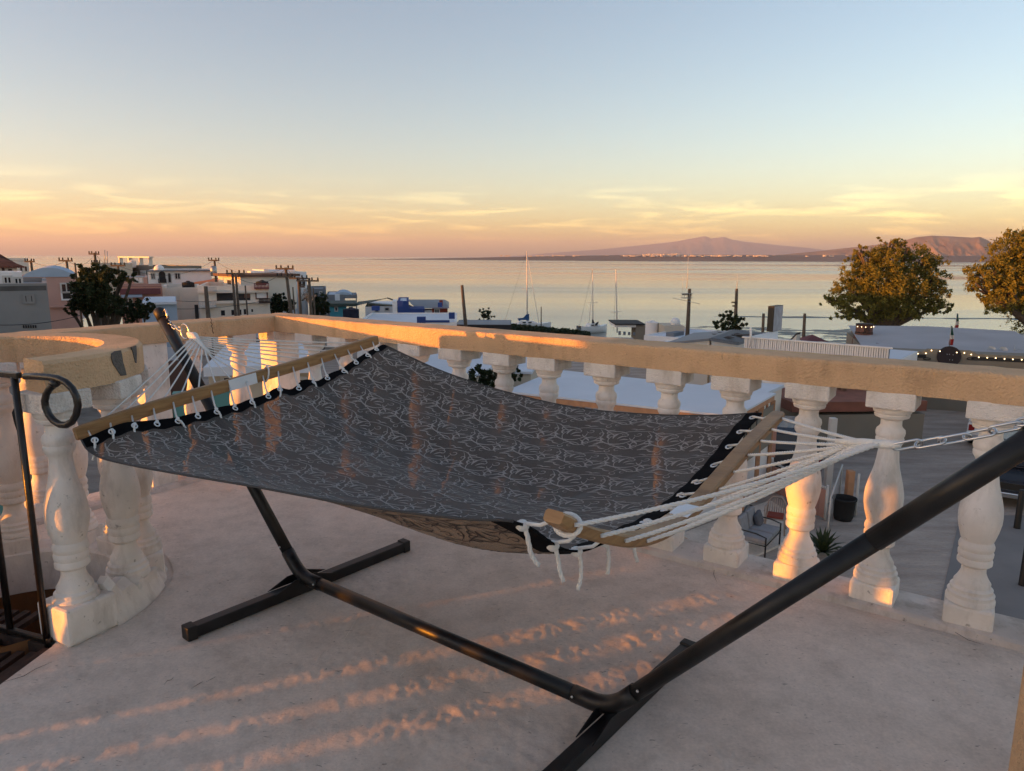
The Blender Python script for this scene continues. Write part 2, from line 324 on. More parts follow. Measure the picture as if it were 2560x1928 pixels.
def rail_beam(pts, w, z0, z1, off, nin, sub=.06):
    """beam along pts (inner top line), off = how far outwards it reaches"""
RW = .215; RZ0, RZ1 = .957, 1.072
def beam(a, b, nin, w, z0, z1, ends=True):
    """plastered beam with soft, slightly uneven arrises from a to b; nin = direction of the inner face"""
    n = max(2, int(np.linalg.norm(b - a) / .05)); mb = MB(); rings = []
    sec = [(0, z0), (0, z1 - .012), (.004, z1 - .004), (.012, z1), (w - .012, z1 + .001), (w, z1 - .012), (w, z0)]
    rs = np.random.default_rng(int(abs(a[0] * 1000)) + 3)
    for i in range(n + 1):
        p = a + (b - a) * i / n; j1, j2 = rs.normal(0, .0012, 2)
        rings.append([p - nin * (x + (j1 if x < .01 else 0)) + Z * (z + (j2 if z < z0 + .01 else j1 * .7)) for x, z in sec] + [p + Z * z0])
    mb.grid(rings, False)
    m_ = len(rings[0]) - 1
    for r_, flip in ((0, False), (n, True)):
        b0 = r_ * (m_ + 1); f = tuple(b0 + k for k in range(m_)); mb.f.append(f if flip else f[::-1]); mb.smooth.append(False)
    return mb
# right balustrade
NIN_R = -NR; NIN_L = NL
rb = thing('balustrade', cpt(3, 0), 'long ochre-railed balustrade with white balusters facing the sea, on the right', 'balustrade')
beam(cpt(0, 0), cpt(9, 0), NIN_R, RW, RZ0, RZ1).build('handrail', m_stucco, rb)
curb = MB(); curb.grid([[cpt(D, .035, -.01), cpt(D, .02, .022), cpt(D, .0, .03), cpt(D, -.2, .034), cpt(D, -.215, .02), cpt(D, -.215, -.17)] for D in np.arange(0, 9.01, .1)], False)
curb.build('curb', m_curb, rb)
RZ = math.atan2(RR[1], RR[0])
D_BAL = [.31, .65, .985, 1.32, 1.66, 2.0, 2.31, 2.67, 3.025, 3.358, 3.692, 4.023, 4.375] + [4.375 + .34 * k for k in range(1, 9)]
for D in D_BAL:
    p = cpt(D, -.092) - np.array(rb['_o']); baluster(rb, p, RZ)
# left balustrade
lb = thing('balustrade', cpt(0, 2), 'ochre-railed balustrade with white balusters and a square pier, on the left', 'balustrade')
beam(cpt(-RW + .0, 10) + NL * 0 + NL * RW, cpt(0, -RW) , NIN_L, RW, RZ0 - .001, RZ1 - .0015).build('handrail', m_stucco, lb)
curb = MB(); curb.grid([[cpt(.035, s, -.01), cpt(.02, s, .021), cpt(.0, s, .029), cpt(-.2, s, .033), cpt(-.215, s, .019), cpt(-.215, s, -.17)] for s in np.arange(10, -.01, -.1)], False)
curb.build('curb', m_curb, lb)
def s_at(u, v):                                       # s of a sight line on the left rail's baluster axis plane
    p = on_pl(u, v, cpt(-.092, 0), NL); return -((p - C0) @ LL)
S_BAL = [s_at(699, 975), s_at(602, 985), s_at(490, 1000)]
for s in S_BAL + [5.302 - .3385 * k for k in range(12) if 5.302 - .3385 * k > s_at(378, 960) + .25] + [5.302 + .3385 * k for k in range(1, 14)]:
    baluster(lb, cpt(-.092, s) - np.array(lb['_o']), RZ)
sp = s_at(378, 960)
MB().box(cpt(-.1, sp, .4785), (.17, .17, .956), (RR, -LL, Z)).build('pier', m_white, lb, bevel=.006)
MB().box(cpt(-.11, -.11, .4785), (.2, .2, .956), (RR, -LL, Z)).build('pier', m_white, lb, bevel=.006)
# crack in the left rail
ck = MB(); pts = []
for i, (u, v) in enumerate([(526, 796), (529, 801), (527, 806), (531, 811), (528, 816), (532, 821), (531, 827), (534, 834)]):
    pts.append(on_pl(u, v, cpt(.0015, 0), NL))
ck.tube(pts, .0022, 4); ck.build('crack', m_crack, lb)

# stairwell ring ---------------------------------------------------------
ring = thing('stairwell_balustrade', K, 'curved ochre-topped balustrade round the stairwell behind the black gate', 'balustrade')
A_END = math.atan2(-.29, .56)                          # where the ring stops beside the gate
A_TOT = 2 * math.pi - R(88)
rr_ = MB(); rings = []
zt, zb = 1.117, .992
for i in range(73):
    a = A_END - R(6) + A_TOT * i / 72; e = np.array([math.cos(a), math.sin(a), 0]); j = .0015 * math.sin(i * 1.7) + .001 * math.sin(i * 3.1)
    rings.append([K + e * (.47 + j) + Z * zb, K + e * (.47 + j) + Z * (zt - .012), K + e * .48 + Z * zt, K + e * .618 + Z * (zt + .001), K + e * (.63 + j) + Z * (zt - .012), K + e * (.63 + j) + Z * (zb + j), K + e * (.47 + j) + Z * zb])
rr_.grid(rings, False)
for r_ in (0, 72):
    b0 = r_ * 7; f = tuple(b0 + k for k in range(6)); rr_.f.append(f if r_ == 0 else f[::-1]); rr_.smooth.append(False)
ring_rail = rr_.build('handrail', m_stucco, ring)
cr = MB(); rings = []
for i in range(73):
    a = A_END - R(9) + (A_TOT + R(6)) * i / 72; e = np.array([math.cos(a), math.sin(a), 0]); w2 = .638 + .005 * math.sin(i * 2.3)
    rings.append([K + e * .455 + Z * -.17, K + e * .455 + Z * .03, K + e * .47 + Z * .045, K + e * (w2 - .03) + Z * (.05 + .006 * math.sin(i * 1.3)), K + e * w2 + Z * .02, K + e * (w2 + .015) + Z * -.01])
cr.grid(rings, False)
for r_ in (0, 72):
    b0 = r_ * 6; f = tuple(b0 + k for k in range(6)); cr.f.append(f if r_ == 0 else f[::-1]); cr.smooth.append(False)
cr.build('curb', m_white, ring)
for k in range(10):
    a = A_END + R(29.2) * k; e = np.array([math.cos(a), math.sin(a), 0])
    baluster(ring, e * .55, a, .992 / .957)
# heavier block under the first baluster and the cement lump beside it
a = A_END; e = np.array([math.cos(a), math.sin(a), 0]); t_ = np.array([-e[1], e[0], 0])
MB().box(K + e * .553 + Z * .075, (.20, .205, .15), (e, t_, Z)).build('plinth', m_white, ring, bevel=.012)
lump = MB(); a1, a2 = A_END + R(8), A_END + R(40)
rings = []
for i in range(13):
    q = i / 12; a = a1 + (a2 - a1) * q; e = np.array([math.cos(a), math.sin(a), 0]); hh = .17 - .08 * q + .012 * math.sin(i * 2.1) + (.02 if i % 5 == 1 else 0)
    w2 = .668 - .01 * q
    rings.append([K + e * .56 + Z * hh, K + e * .60 + Z * (hh + .004), K + e * (.635) + Z * (hh - .025), K + e * w2 + Z * .0, K + e * (w2 + .004) + Z * -.02])
lump.grid(rings, False); lump.f.append(tuple(range(4, -1, -1))); lump.smooth.append(False); lump.f.append(tuple(60 + k for k in range(5))); lump.smooth.append(False)
lump.build('cement_lump', m_white, ring)
# grey cement repairs on the rail
def ring_patch(poly):
    P = []
    for u, v in poly:                                 # sight line onto the outer drum of the ring
        d = ray(u, v); o2 = O[:2] - K[:2]; d2 = d[:2]; rad = .6335
        A_ = d2 @ d2; B_ = 2 * o2 @ d2; C_ = o2 @ o2 - rad * rad; q = B_ * B_ - 4 * A_ * C_
        tt = (-B_ - math.sqrt(max(q, 0))) / (2 * A_); P.append(O + d * tt)
    mb = MB(); n = len(P); cen = sum(P) / n
    inn = [p * .999 + cen * .001 - nrm((cen - K) * [1, 1, 0]) * .006 for p in P]
    mb.add(P + inn, [tuple(range(n))] + [(i, n + i, n + (i + 1) % n, (i + 1) % n) for i in range(n)]); return mb
ring_patch([(281, 884), (290, 878), (303, 876), (306, 890), (308, 905), (314, 925), (317, 938), (303, 940), (294, 925), (283, 908), (279, 893)]).build('cement_patch', m_patch, ring)
ring_patch([(329, 868), (341, 864), (342.5, 885), (342, 908), (339, 906), (333, 880)]).build('cement_patch', m_patch, ring)
# stairwell drum wall and the shaft below
sw = MB().lathe([(.462, -3.2), (.462, -.0)], K, n=48, cap=False); sw.f = [f[::-1] for f in sw.f]
o = sw.build('stairwell_wall', m_brownwall, org=K); o['kind'] = 'structure'
sf = MB().lathe([(.0, -3.2), (.47, -3.2)], K, n=24, cap=False).build('stairwell_floor', m_floor, org=K); sf['kind'] = 'structure'

# black iron gate ----------------------------------------------------------
gb = on_z(118, 1606, 0); gq = on_z(38, 1585, 0); gdir = nrm(gq - gb)
gate = thing('iron_gate', gb, 'black iron stair gate with thin bars and a round loop handle', 'gate')
zt_ = on_pl(58, 944, gb, np.cross(gdir, Z))[2]
for k in range(6):
    b0 = gb + gdir * (.205 * k)
    MB().tube([b0 + Z * -.02, b0 + Z * .5, b0 + Z * zt_], .0125, 8).build('bar', m_iron, gate)
MB().bar(gb + Z * (zt_ + .006) - gdir * .03, gb + gdir * 1.05 + Z * (zt_ + .006), .022, .022).build('top_rail', m_iron, gate, bevel=.004)
MB().bar(gb + Z * .01 - gdir * .02, gb + gdir * 1.05 + Z * .01, .022, .022).build('bottom_rail', m_iron, gate, bevel=.004)
gn = np.cross(gdir, Z)
def gp(u, v): return on_pl(u, v, gb - gn * .0, gn)
loop = [gp(u, v) for u, v in [(62, 941), (90, 941), (120, 943), (145, 947), (165, 956), (181, 972), (191, 992), (195, 1014), (191, 1036), (181, 1054), (166, 1063), (150, 1062), (134, 1052), (122, 1037), (114, 1018), (112, 1002), (116, 985), (124, 972), (135, 962), (141, 955)]]
MB().tube(loop, .0125, 10).build('loop_handle', m_iron, gate)
MB().ball(gp(137, 958), (.02, .02, .016)).build('weld', m_iron, gate)
# grated landing outside the gate
lg = thing('grated_landing', G0, 'rusty dark steel slat landing at the foot of the gate', 'landing')
side = nrm(np.array([GD[1], -GD[0], 0]));
if side[0] > 0: side = -side
MB().bar(G0 + side * .02 - Z * .03, G0 + GD * 1.5 + side * .02 - Z * .03, .03, .05).build('frame', m_rust, lg)
MB().bar(gb - Z * .03, gb + gdir * 1.1 - Z * .03, .03, .05).build('frame', m_rust, lg)
for k in range(14):
    p = G0 + side * (.075 + .055 * k) - Z * .035
    MB().bar(p - GD * .3 * (k > 3), p + GD * 1.5, .03, .022).build('slat', m_rust, lg)
MB().box(G0 + side * .4 + GD * .7 - Z * .25, (1.5, .9, .1), (GD, np.cross(Z, GD), Z)).build('sub_landing', m_floor, lg)

# ochre pillar right beside the viewer
pp = on_y(2537, 1780, 1.70)
pil = MB().box((pp[0] + .15, 1.5 + .03, .55), (.3, .34, 1.1)); pil.build('ochre_pillar', m_stucco, org=(pp[0] + .15, 1.53, 0), bevel=.01)
tag(bpy.data.objects['ochre_pillar'], 'ochre stucco pillar at the lower right edge, close to the viewer', 'pillar')

# hairline cracks and scratches in the concrete
m_scr = mat('pale_scratch', (.72, .66, .60), .9)
tf = bpy.data.objects['terrace_floor']; tf['_o'] = (0.0, 0.0, 0.0); rk = random.Random(11)
def floor_crack(pix, w=.0010, m=m_crack, name='crack'):
    P = [on_z(u, v, .008) for u, v in pix]; MB().tube([p + [0, 0, 0] for p in P], [w * .4] + [w] * (len(P) - 2) + [w * .4], 4).build(name, m, tf)
for pix in ([(478, 1722), (490, 1714), (500, 1708), (508, 1704)], [(515, 1705), (528, 1698), (538, 1693)], [(410, 1712), (418, 1702), (428, 1700), (434, 1693)], [(10, 1705), (60, 1690), (90, 1672), (130, 1655)], [(1780, 1405), (1786, 1420), (1784, 1436), (1792, 1455)], [(2330, 1560), (2380, 1576), (2420, 1600), (2460, 1612)], [(1690, 1640), (1720, 1650), (1738, 1648)]): floor_crack(pix)
for pix in ([(790, 1655), (800, 1640), (815, 1625)], [(860, 1600), (885, 1560), (905, 1530)], [(775, 1380), (785, 1362)], [(1000, 1690), (1030, 1660)]): floor_crack(pix, .0012, m_scr, 'scratch')

# ------------------------------------------------------------------ hammock stand
E1 = on_z(752, 1440, .085); E2 = on_z(1525, 1772, .085)
HD = nrm(E2 - E1); HN = np.array([-HD[1], HD[0], 0]); HL = np.linalg.norm(E2 - E1)
def hp(s, t, z): return np.array([E1[0], E1[1], 0]) + HD * s + HN * t + Z * z
stand = thing('hammock_stand', hp(HL / 2, 0, 0), 'black tubular steel hammock stand on the concrete terrace', 'stand')
TR = .0265
def bend(p0, p1, p2, r, n=8):
    a = p1 + nrm(p0 - p1) * r; b = p1 + nrm(p2 - p1) * r; return [a * (1 - q) ** 2 + 2 * p1 * q * (1 - q) + b * q * q for q in np.linspace(0, 1, n)]
top1 = hp(-1.075, 0, 1.235); top2 = hp(HL + 1.075, 0, 1.235)
e1 = hp(0, 0, .085); e2 = hp(HL, 0, .085)
u1 = nrm(top1 - e1); u2 = nrm(top2 - e2)
MB().tube([e1 + HD * .12, e2 - HD * .12], TR, 20).build('base_tube', m_black, stand)
for e, u, sd in ((e1, u1, 1), (e2, u2, -1)):
    MB().tube([e + HD * sd * .135] + bend(e + HD * sd * .3, e, e + u * .3, .075, 10) + [e + u * .13], TR + .0022, 20).build('elbow', m_black, stand)
    MB().tube([e + u * .11, e + u * 1.02], TR - .0008, 20).build('post', m_black, stand)
    MB().tube([e + u * 1.02, e + u * 1.5], TR + .001, 20).build('post', m_black, stand)
    MB().tube([e + u * 1.5, e + u * 1.555, e + u * 1.565], [TR + .003, TR + .003, TR - .004], 20).build('end_cap', m_plast, stand)
    for q in (e + HD * sd * .125, e + u * .155):
        MB().ball(q + nrm(np.cross(HD, np.array([0, 0, 1.]))) * (TR + .002) + Z * .006, .005, 8, 5).build('bolt', m_chain, stand)
# feet: square tubes across the axis
def foot(e, pl, pr):
    pl = np.array(pl); pr = np.array(pr); d = nrm(pr - pl)
    f = MB().bar(pl + Z * .032, pr + Z * .032, .048, .048).build('foot', m_black, stand, bevel=.004)
    for a, sg in ((pl, 1), (pr, -1)):
        MB().bar(a - d * sg * .012 + Z * .033, a + d * sg * .03 + Z * .033, .056, .058).build('end_cap', m_plast, f, bevel=.005)
    br = MB(); q = np.cross(d, Z)
    for w in (-.03, .03):
        c = np.array([e[0], e[1], 0]); P = [c - d * .15 + q * w + Z * .056, c + d * .15 + q * w + Z * .056, c + d * .05 + q * w + Z * .092, c - d * .05 + q * w + Z * .092]
        br.add(P + [p + q * .004 for p in P], [(0, 1, 2, 3), (7, 6, 5, 4), (0, 4, 5, 1), (1, 5, 6, 2), (2, 6, 7, 3), (3, 7, 4, 0)])
    br.build('bracket', m_black, f)
fl = on_z(458, 1590, .0); fr = on_z(998, 1372, 0); fd = nrm(fr - fl); cc = np.array([e1[0], e1[1], 0])
fl = cc - fd * np.linalg.norm(cc - fl); fr = cc + fd * np.linalg.norm(fr - cc); foot(e1, fl, fr)
fr2 = on_z(1722, 1640, 0); cc = np.array([e2[0], e2[1], 0]); fd2 = nrm(fr2 - cc); foot(e2, cc - fd2 * .57, fr2)

# ------------------------------------------------------------------ hammock
SF, SN = -.342, 1.788
hroot = hp(SF, 0, .6)
ham = thing('hammock', hp(.72, 0, .75), 'charcoal vine-patterned hammock with wooden spreader bars and white ropes, empty', 'hammock')
def hit_s(u, v, s): return on_pl(u, v, hp(s, 0, 0), HD)
def spl(P, n):                                            # Catmull-Rom through the points, n samples
    P = np.asarray(P, float); m = len(P); Q = np.vstack([2 * P[0] - P[1], P, 2 * P[-1] - P[-2]])
    L_ = np.r_[0, np.cumsum(np.linalg.norm(np.diff(P, axis=0), axis=1))]; out = []
    for x in np.linspace(0, L_[-1], n):
        i = min(max(np.searchsorted(L_, x, 'right') - 1, 0), m - 2); t = (x - L_[i]) / (L_[i + 1] - L_[i])
        a, b, c, d = Q[i], Q[i + 1], Q[i + 2], Q[i + 3]
        out.append(.5 * (2 * b + (c - a) * t + (2 * a - 5 * b + 4 * c - d) * t * t + (3 * b - a - 3 * c + d) * t ** 3))
    return np.array(out)
# spreader bars
far_bar = np.array([hp(SF, t, z) for t, z in [(-.722, .833), (-.4, .889), (0, .941), (.38, .990), (.812, 1.053)]])
near_bar = np.array([hp(SN, t, z) for t, z in [(-.678, .985), (-.585, .928), (-.465, .872), (-.36, .830), (-.254, .800), (-.13, .782), (0, .781), (.12, .797), (.24, .820), (.487, .868), (.70, .900), (.862, .922)]])
def spreader(P, wide_s, wide_n, n=48):
    Q = spl(P, n); mb = MB(); rings = []
    for i in range(n):
        T = nrm(Q[min(i + 1, n - 1)] - Q[max(i - 1, 0)]); N_ = nrm(np.cross(T, HD)); 
        if N_[2] < 0: N_ = -N_
        k = .88 if i in (0, n - 1) else 1.0
        a, b = wide_s / 2 * k, wide_n / 2 * k; c = min(a, b) * .35
        rings.append([Q[i] + HD * x + N_ * y for x, y in [(-a + c, -b), (a - c, -b), (a, -b + c), (a, b - c), (a - c, b), (-a + c, b), (-a, b - c), (-a, -b + c), (-a + c, -b)]])
    mb.grid(rings, False); b0 = len(mb.v) - 9
    mb.f += [tuple(range(8)), tuple(b0 + k for k in range(7, -1, -1))]; mb.smooth += [False, False]
    return mb, Q
bmf, QF = spreader(far_bar, .028, .053); barF = bmf.build('spreader_bar', m_bamboo, ham)
bmn, QN = spreader(near_bar, .050, .030); barN = bmn.build('spreader_bar', m_bamboo, ham)
def bar_at(Q, q):
    x = q * (len(Q) - 1); i = min(int(x), len(Q) - 2); return Q[i] + (Q[i + 1] - Q[i]) * (x - i)
# white name plates and the black joint line of the far bar
pA, pB = bar_at(QF, .415), bar_at(QF, .505); dd = nrm(pB - pA); nn_ = nrm(np.cross(dd, HD)); nn_ = nn_ if nn_[2] > 0 else -nn_
MB().box((pA + pB) / 2 + HD * .0155, (np.linalg.norm(pB - pA), .050, .002), (dd, nn_, HD)).build('label_plate', m_plate, barF)
pA, pB = bar_at(QN, .43), bar_at(QN, .475); dd = nrm(pB - pA); nn_ = nrm(np.cross(dd, HD)); nn_ = nn_ if nn_[2] > 0 else -nn_
MB().box((pA + pB) / 2 + nn_ * .0165, (.085, .054, .002), (dd, HD, nn_)).build('label_plate', m_plate, barN)

# cloth boundary: hems at both ends, free edges at both sides
SHF, SHN = SF + .125, SN - .10
hemF = spl([hit_s(u, v, SHF) for u, v in [(203, 1100), (245, 1082), (292, 1062), (340, 1053), (400, 1049), (450, 1041), (500, 1031), (545, 1021), (590, 1011), (630, 998), (670, 980), (705, 965), (740, 968), (780, 955), (820, 936), (855, 920), (890, 898), (920, 880), (957, 862)]], 73)
hemN = spl([hit_s(u, v, SHN) for u, v in [(1283, 1303), (1330, 1316), (1372, 1338), (1420, 1358), (1468, 1364), (1520, 1350), (1575, 1330), (1640, 1298), (1700, 1258), (1760, 1207), (1820, 1139), (1870, 1072), (1905, 1034)]], 73)
def edge(pix, a, b, n):
    d = nrm((b - a) * [1, 1, 0]); nv = np.array([-d[1], d[0], 0]); P = [a] + [on_pl(u, v, a, nv) for u, v in pix] + [b]; return spl(P, n)
NU, NW = 97, 73
edL = edge([(214, 1122), (245, 1143), (300, 1158), (400, 1177), (500, 1194), (620, 1214), (740, 1236), (860, 1258), (980, 1276), (1100, 1292), (1200, 1302)], hemF[0], hemN[0], NU)
edR = edge([(1000, 882), (1100, 926), (1200, 961), (1300, 989), (1400, 1012), (1500, 1027), (1600, 1035), (1700, 1039), (1800, 1039)], hemF[-1], hemN[-1], NU)
U = np.linspace(0, 1, NU)[:, None, None]; W = np.linspace(0, 1, NW)[None, :, None]
S_ = (1 - W) * edL[:, None, :] + W * edR[:, None, :] + (1 - U) * hemF[None] + U * hemN[None] - ((1 - U) * (1 - W) * hemF[0] + U * (1 - W) * hemN[0] + (1 - U) * W * hemF[-1] + U * W * hemN[-1])
gu, gw = np.linspace(0, 1, NU)[:, None], np.linspace(0, 1, NW)[None, :]
dip = -.055 * np.sin(np.pi * gu) ** .8 * np.sin(np.pi * gw) * (1 - .5 * gw)
dip += -.042 * np.exp(-((gu - .86) / .15) ** 2) * np.exp(-((gw - .13) / .10) ** 2) * np.sin(np.pi * np.clip(gw * 3, 0, .5))   # belly under the near-left edge
for c_, k_, w0, ph in ((.018, 2.2, .33, .3), (.013, 1.6, .55, 1.2), (.011, 3.6, .78, 2.0)):       # long soft folds
    dip += c_ * np.sin(np.pi * gu) * np.cos((gw - w0 + .10 * (gu - .5)) * 2 * np.pi * k_ + ph) * np.sin(np.pi * gw)
for k_ in range(7):                                                                                # puckers near the far hem
    dip += .010 * np.exp(-gu / .10) * np.cos(gw * 2 * np.pi * (3 + k_ * 1.3) + k_) * np.sin(np.pi * gw) * .4
dip += .0055 * np.exp(-gu / .07) * np.cos(2 * np.pi * gw * 18) * (gu > 0) + .0045 * np.exp(-(1 - gu) / .06) * np.cos(2 * np.pi * gw * 13) * (gu < 1)
S_ = S_.copy(); S_[:, :, 2] += dip
def cloth_pt(u, w):                                       # vectorised bilinear lookup
    x = np.clip(np.asarray(u) * (NU - 1), 0, NU - 1.0001); y = np.clip(np.asarray(w) * (NW - 1), 0, NW - 1.0001)
    i = x.astype(int); j = y.astype(int); a = (x - i)[..., None]; b = (y - j)[..., None]
    return S_[i, j] * (1 - a) * (1 - b) + S_[i + 1, j] * a * (1 - b) + S_[i, j + 1] * (1 - a) * b + S_[i + 1, j + 1] * a * b
def cloth_material(name, col, back):
    m = bpy.data.materials.new(name); m.use_nodes = True; n = m.node_tree.nodes; l = m.node_tree.links; b = n['Principled BSDF']
    b.inputs['Roughness'].default_value = .8; b.inputs['Specular IOR Level'].default_value = .3; b.inputs['Sheen Weight'].default_value = .1
    tc = n.new('ShaderNodeTexCoord'); no = n.new('ShaderNodeTexNoise'); no.inputs['Scale'].default_value = 420; no.inputs['Detail'].default_value = 1; l.new(tc.outputs['Object'], no.inputs[0])
    rp = n.new('ShaderNodeValToRGB'); rp.color_ramp.elements[0].position = .35; rp.color_ramp.elements[1].position = .65
    rp.color_ramp.elements[0].color = (*(np.array(col) * .7), 1); rp.color_ramp.elements[1].color = (*(np.array(col) * 1.35), 1); l.new(no.outputs[0], rp.inputs[0]); l.new(rp.outputs[0], b.inputs['Base Color'])
    tr = n.new('ShaderNodeBsdfTransparent'); mx = n.new('ShaderNodeMixShader'); mx.inputs[0].default_value = back
    l.new(b.outputs[0], mx.inputs[1]); l.new(tr.outputs[0], mx.inputs[2]); l.new(mx.outputs[0], n['Material Output'].inputs[0]); return m
m_cloth = cloth_material('charcoal_mesh_fabric', (.066, .056, .050), .20)
m_under = cloth_material('tan_fabric_reverse', (.30, .20, .13), .24)
m_vine = mat('grey_woven_vine', (.31, .285, .26), .85, .2, 200)
m_vine2 = mat('brown_woven_vine', (.05, .035, .03), .85, .2, 200)
cl = MB(); cl.grid([[S_[i, j] for j in range(NW)] for i in range(NU)]); cloth = cl.build('cloth', m_cloth, ham)
Nn = np.cross(np.gradient(S_, axis=0), np.gradient(S_, axis=1)); Nn /= np.linalg.norm(Nn, axis=2)[..., None]
if Nn[40, 30, 2] < 0: Nn = -Nn
S2 = S_ - Nn * .0022
un = MB(); un.grid([[S2[i, j] for j in range(NW)] for i in range(NU)]); under = un.build('cloth_reverse', m_under, cloth)
# woven vine pattern, repeated in half-drop rows
CLEN, CWID = 2.0, 1.5
def strokes():
    S = []
    def arc(cx, cy, r, a0, a1, w, sy=1.0, n=14, grow=0.0):
        t = np.linspace(0, 1, n); a = R(a0) + (R(a1) - R(a0)) * t; r_ = r * (1 - grow * t)
        S.append((np.c_[cx + r_ * np.cos(a), cy + r_ * sy * np.sin(a)], w * (.45 + .8 * np.sin(np.pi * (.1 + .8 * t)))))
    def leaf(x, y, ln, ang, w, bendy=.15):
        t = np.linspace(0, 1, 8); a = R(ang); dx, dy = math.cos(a), math.sin(a); c = bendy * ln * np.sin(np.pi * t)
        S.append((np.c_[x + dx * ln * t - dy * c, y + dy * ln * t + dx * c], w * np.sin(np.pi * (.06 + .9 * t))))
    arc(.50, .56, .33, 165, 375, .013, .8); arc(.50, .56, .33, 150, 60, .010, .85, grow=.25); arc(.30, .72, .11, 40, 300, .009, grow=.55)
    arc(.93, .62, .20, 200, 320, .011, .8); arc(1.06, .34, .20, 110, 250, .010); arc(.02, .36, .22, 290, 420, .011)
    leaf(.44, .50, .20, 80, .030); leaf(.52, .50, .19, 48, .024); leaf(.36, .50, .18, 118, .024); leaf(.58, .46, .18, 12, .020); leaf(.30, .46, .17, 165, .020)
    arc(.62, .66, .075, 180, -120, .009, grow=.5); arc(.34, .62, .06, 0, 290, .008, grow=.5)
    leaf(.82, .44, .20, -32, .020); leaf(.78, .36, .22, -50, .018); leaf(.14, .22, .22, 30, .020); leaf(.10, .12, .24, 12, .016)
    arc(.70, .12, .17, 20, 190, .010, .7); arc(.70, .10, .07, 30, 330, .008, grow=.45); leaf(.90, .18, .17, 60, .018); leaf(.46, .10, .20, 160, .018)
    t = np.linspace(0, 1, 22)
    for y0, am, ph, w in ((.27, .11, 0, .013), (.80, .09, 2.2, .010)): S.append((np.c_[t, y0 + am * np.sin(2 * np.pi * t + ph) + .03 * np.sin(4 * np.pi * t)], np.full(22, w)))
    for x0, y0, sgn in ((.02, .30, 1), (.52, .22, -1)): S.append((np.c_[x0 + .16 * sgn * np.sin(np.pi * t), y0 + .55 * t], w * (.5 + np.sin(np.pi * t)) * .8))
    for x0, y0, r0, a0 in ((.18, .42, .085, 30), (.86, .72, .08, 200), (.55, .02, .075, 100), (.12, .66, .06, 300)): arc(x0, y0, r0, a0, a0 + 330, .009, grow=.6, n=18)
    arc(.22, .93, .12, 200, 330, .009); leaf(.72, .88, .2, 20, .016); leaf(.62, .94, .16, -10, .014)
    return S
ST = strokes(); TU, TW = .215, .17
def vine(sgn, off, mat_, name, parent):
    mb = MB(); V = []; Fc = []; b = 0
    for i in range(-1, int(CLEN / TU) + 2):
        for j in range(-1, int(CWID / TW) + 2):
            for P, w in ST:
                x = (i + P[:, 0] * 1.02) * TU + (.42 * TU if j % 2 else 0); y = (j + P[:, 1] * 1.02) * TW
                dx, dy = np.gradient(x), np.gradient(y); q = np.hypot(dx, dy); nx, ny = -dy / q, dx / q; ww = w * .165
                xa, ya, xb, yb = x + nx * ww, y + ny * ww, x - nx * ww, y - ny * ww
                ok = (x > .062) & (x < CLEN - .062) & (y > .006) & (y < CWID - .006)
                if ok.sum() < 3: continue
                A_ = cloth_pt(xa / CLEN, ya / CWID); B_ = cloth_pt(xb / CLEN, yb / CWID)
                ii = np.clip((x / CLEN * (NU - 1)).astype(int), 0, NU - 1); jj = np.clip((y / CWID * (NW - 1)).astype(int), 0, NW - 1); nn = Nn[ii, jj] * off
                A_ = A_ + nn; B_ = B_ + nn; n = len(x)
                V.append(np.vstack([A_, B_])); Fc += [(b + k, b + k + 1, b + n + k + 1, b + n + k) for k in range(n - 1) if ok[k] and ok[k + 1]]; b += 2 * n
    mb.v = np.vstack(V).tolist(); mb.f = Fc; mb.smooth = [True] * len(Fc)
    return mb.build(name, mat_, parent, kind='stuff')
vine(1, .0009, m_vine, 'vine_pattern', cloth)
vine(-1, -.0032, m_vine2, 'vine_pattern', cloth)
# black webbing hems and edge cords
def hem(i0, i1, name):
    mb = MB(); rows = []
    for i in range(i0, i1 + 1): rows.append([S_[i, j] + Nn[i, j] * .0016 for j in range(NW)])
    mb.grid(rows); rows = [[S_[i, j] - Nn[i, j] * .0042 for j in range(NW)] for i in range(i0, i1 + 1)]; mb.grid(rows)
    for i in (i0, i1): mb.grid([[S_[i, j] + Nn[i, j] * .0016 for j in range(NW)], [S_[i, j] - Nn[i, j] * .0042 for j in range(NW)]])
    return mb.build(name, m_hem, cloth)
hem(0, 2, 'hem'); hem(NU - 4, NU - 1, 'hem')
m_cord = mat('charcoal_selvedge', (.05, .05, .052), .9, .3, 300)
for j in (0, NW - 1): MB().tube([S_[i, j] for i in range(0, NU, 2)], .0035, 6).build('selvedge', m_cord, cloth)

# ropes ----------------------------------------------------------------------
def sag_line(a, b, sag, n=10): return [a + (b - a) * q - Z * sag * 4 * q * (1 - q) for q in np.linspace(0, 1, n)]
RR_ = .0042
def rope(pts, r, turns=None, seg=.006):
    P = np.array(pts, float); L_ = np.linalg.norm(np.diff(P, axis=0), axis=1).sum(); n = max(8, int(L_ / seg)); Q = spl(P, n) if len(P) > 2 else np.array([P[0] + (P[-1] - P[0]) * q for q in np.linspace(0, 1, n)])
    T = np.gradient(Q, axis=0); T /= np.linalg.norm(T, axis=1)[:, None]; x = np.cross(T, Z + .01); x /= np.linalg.norm(x, axis=1)[:, None]; y = np.cross(T, x); mb = MB(); ph = np.arange(n) * L_ / n / (r * 9) * 2 * math.pi
    for k in range(3): a = ph + k * 2.0944; mb.tube(Q + (x * np.cos(a)[:, None] + y * np.sin(a)[:, None]) * r * .5, r * .58, 5)
    return mb
ringpos = on_pl(462, 829, hp(0, 0, 0), HN); nw0 = on_pl(484, 842, hp(0, 0, 0), HN); nw1 = on_pl(524, 886, hp(0, 0, 0), HN)
NF = 17
qf = [.05 + .90 * k / (NF - 1) for k in range(NF)]
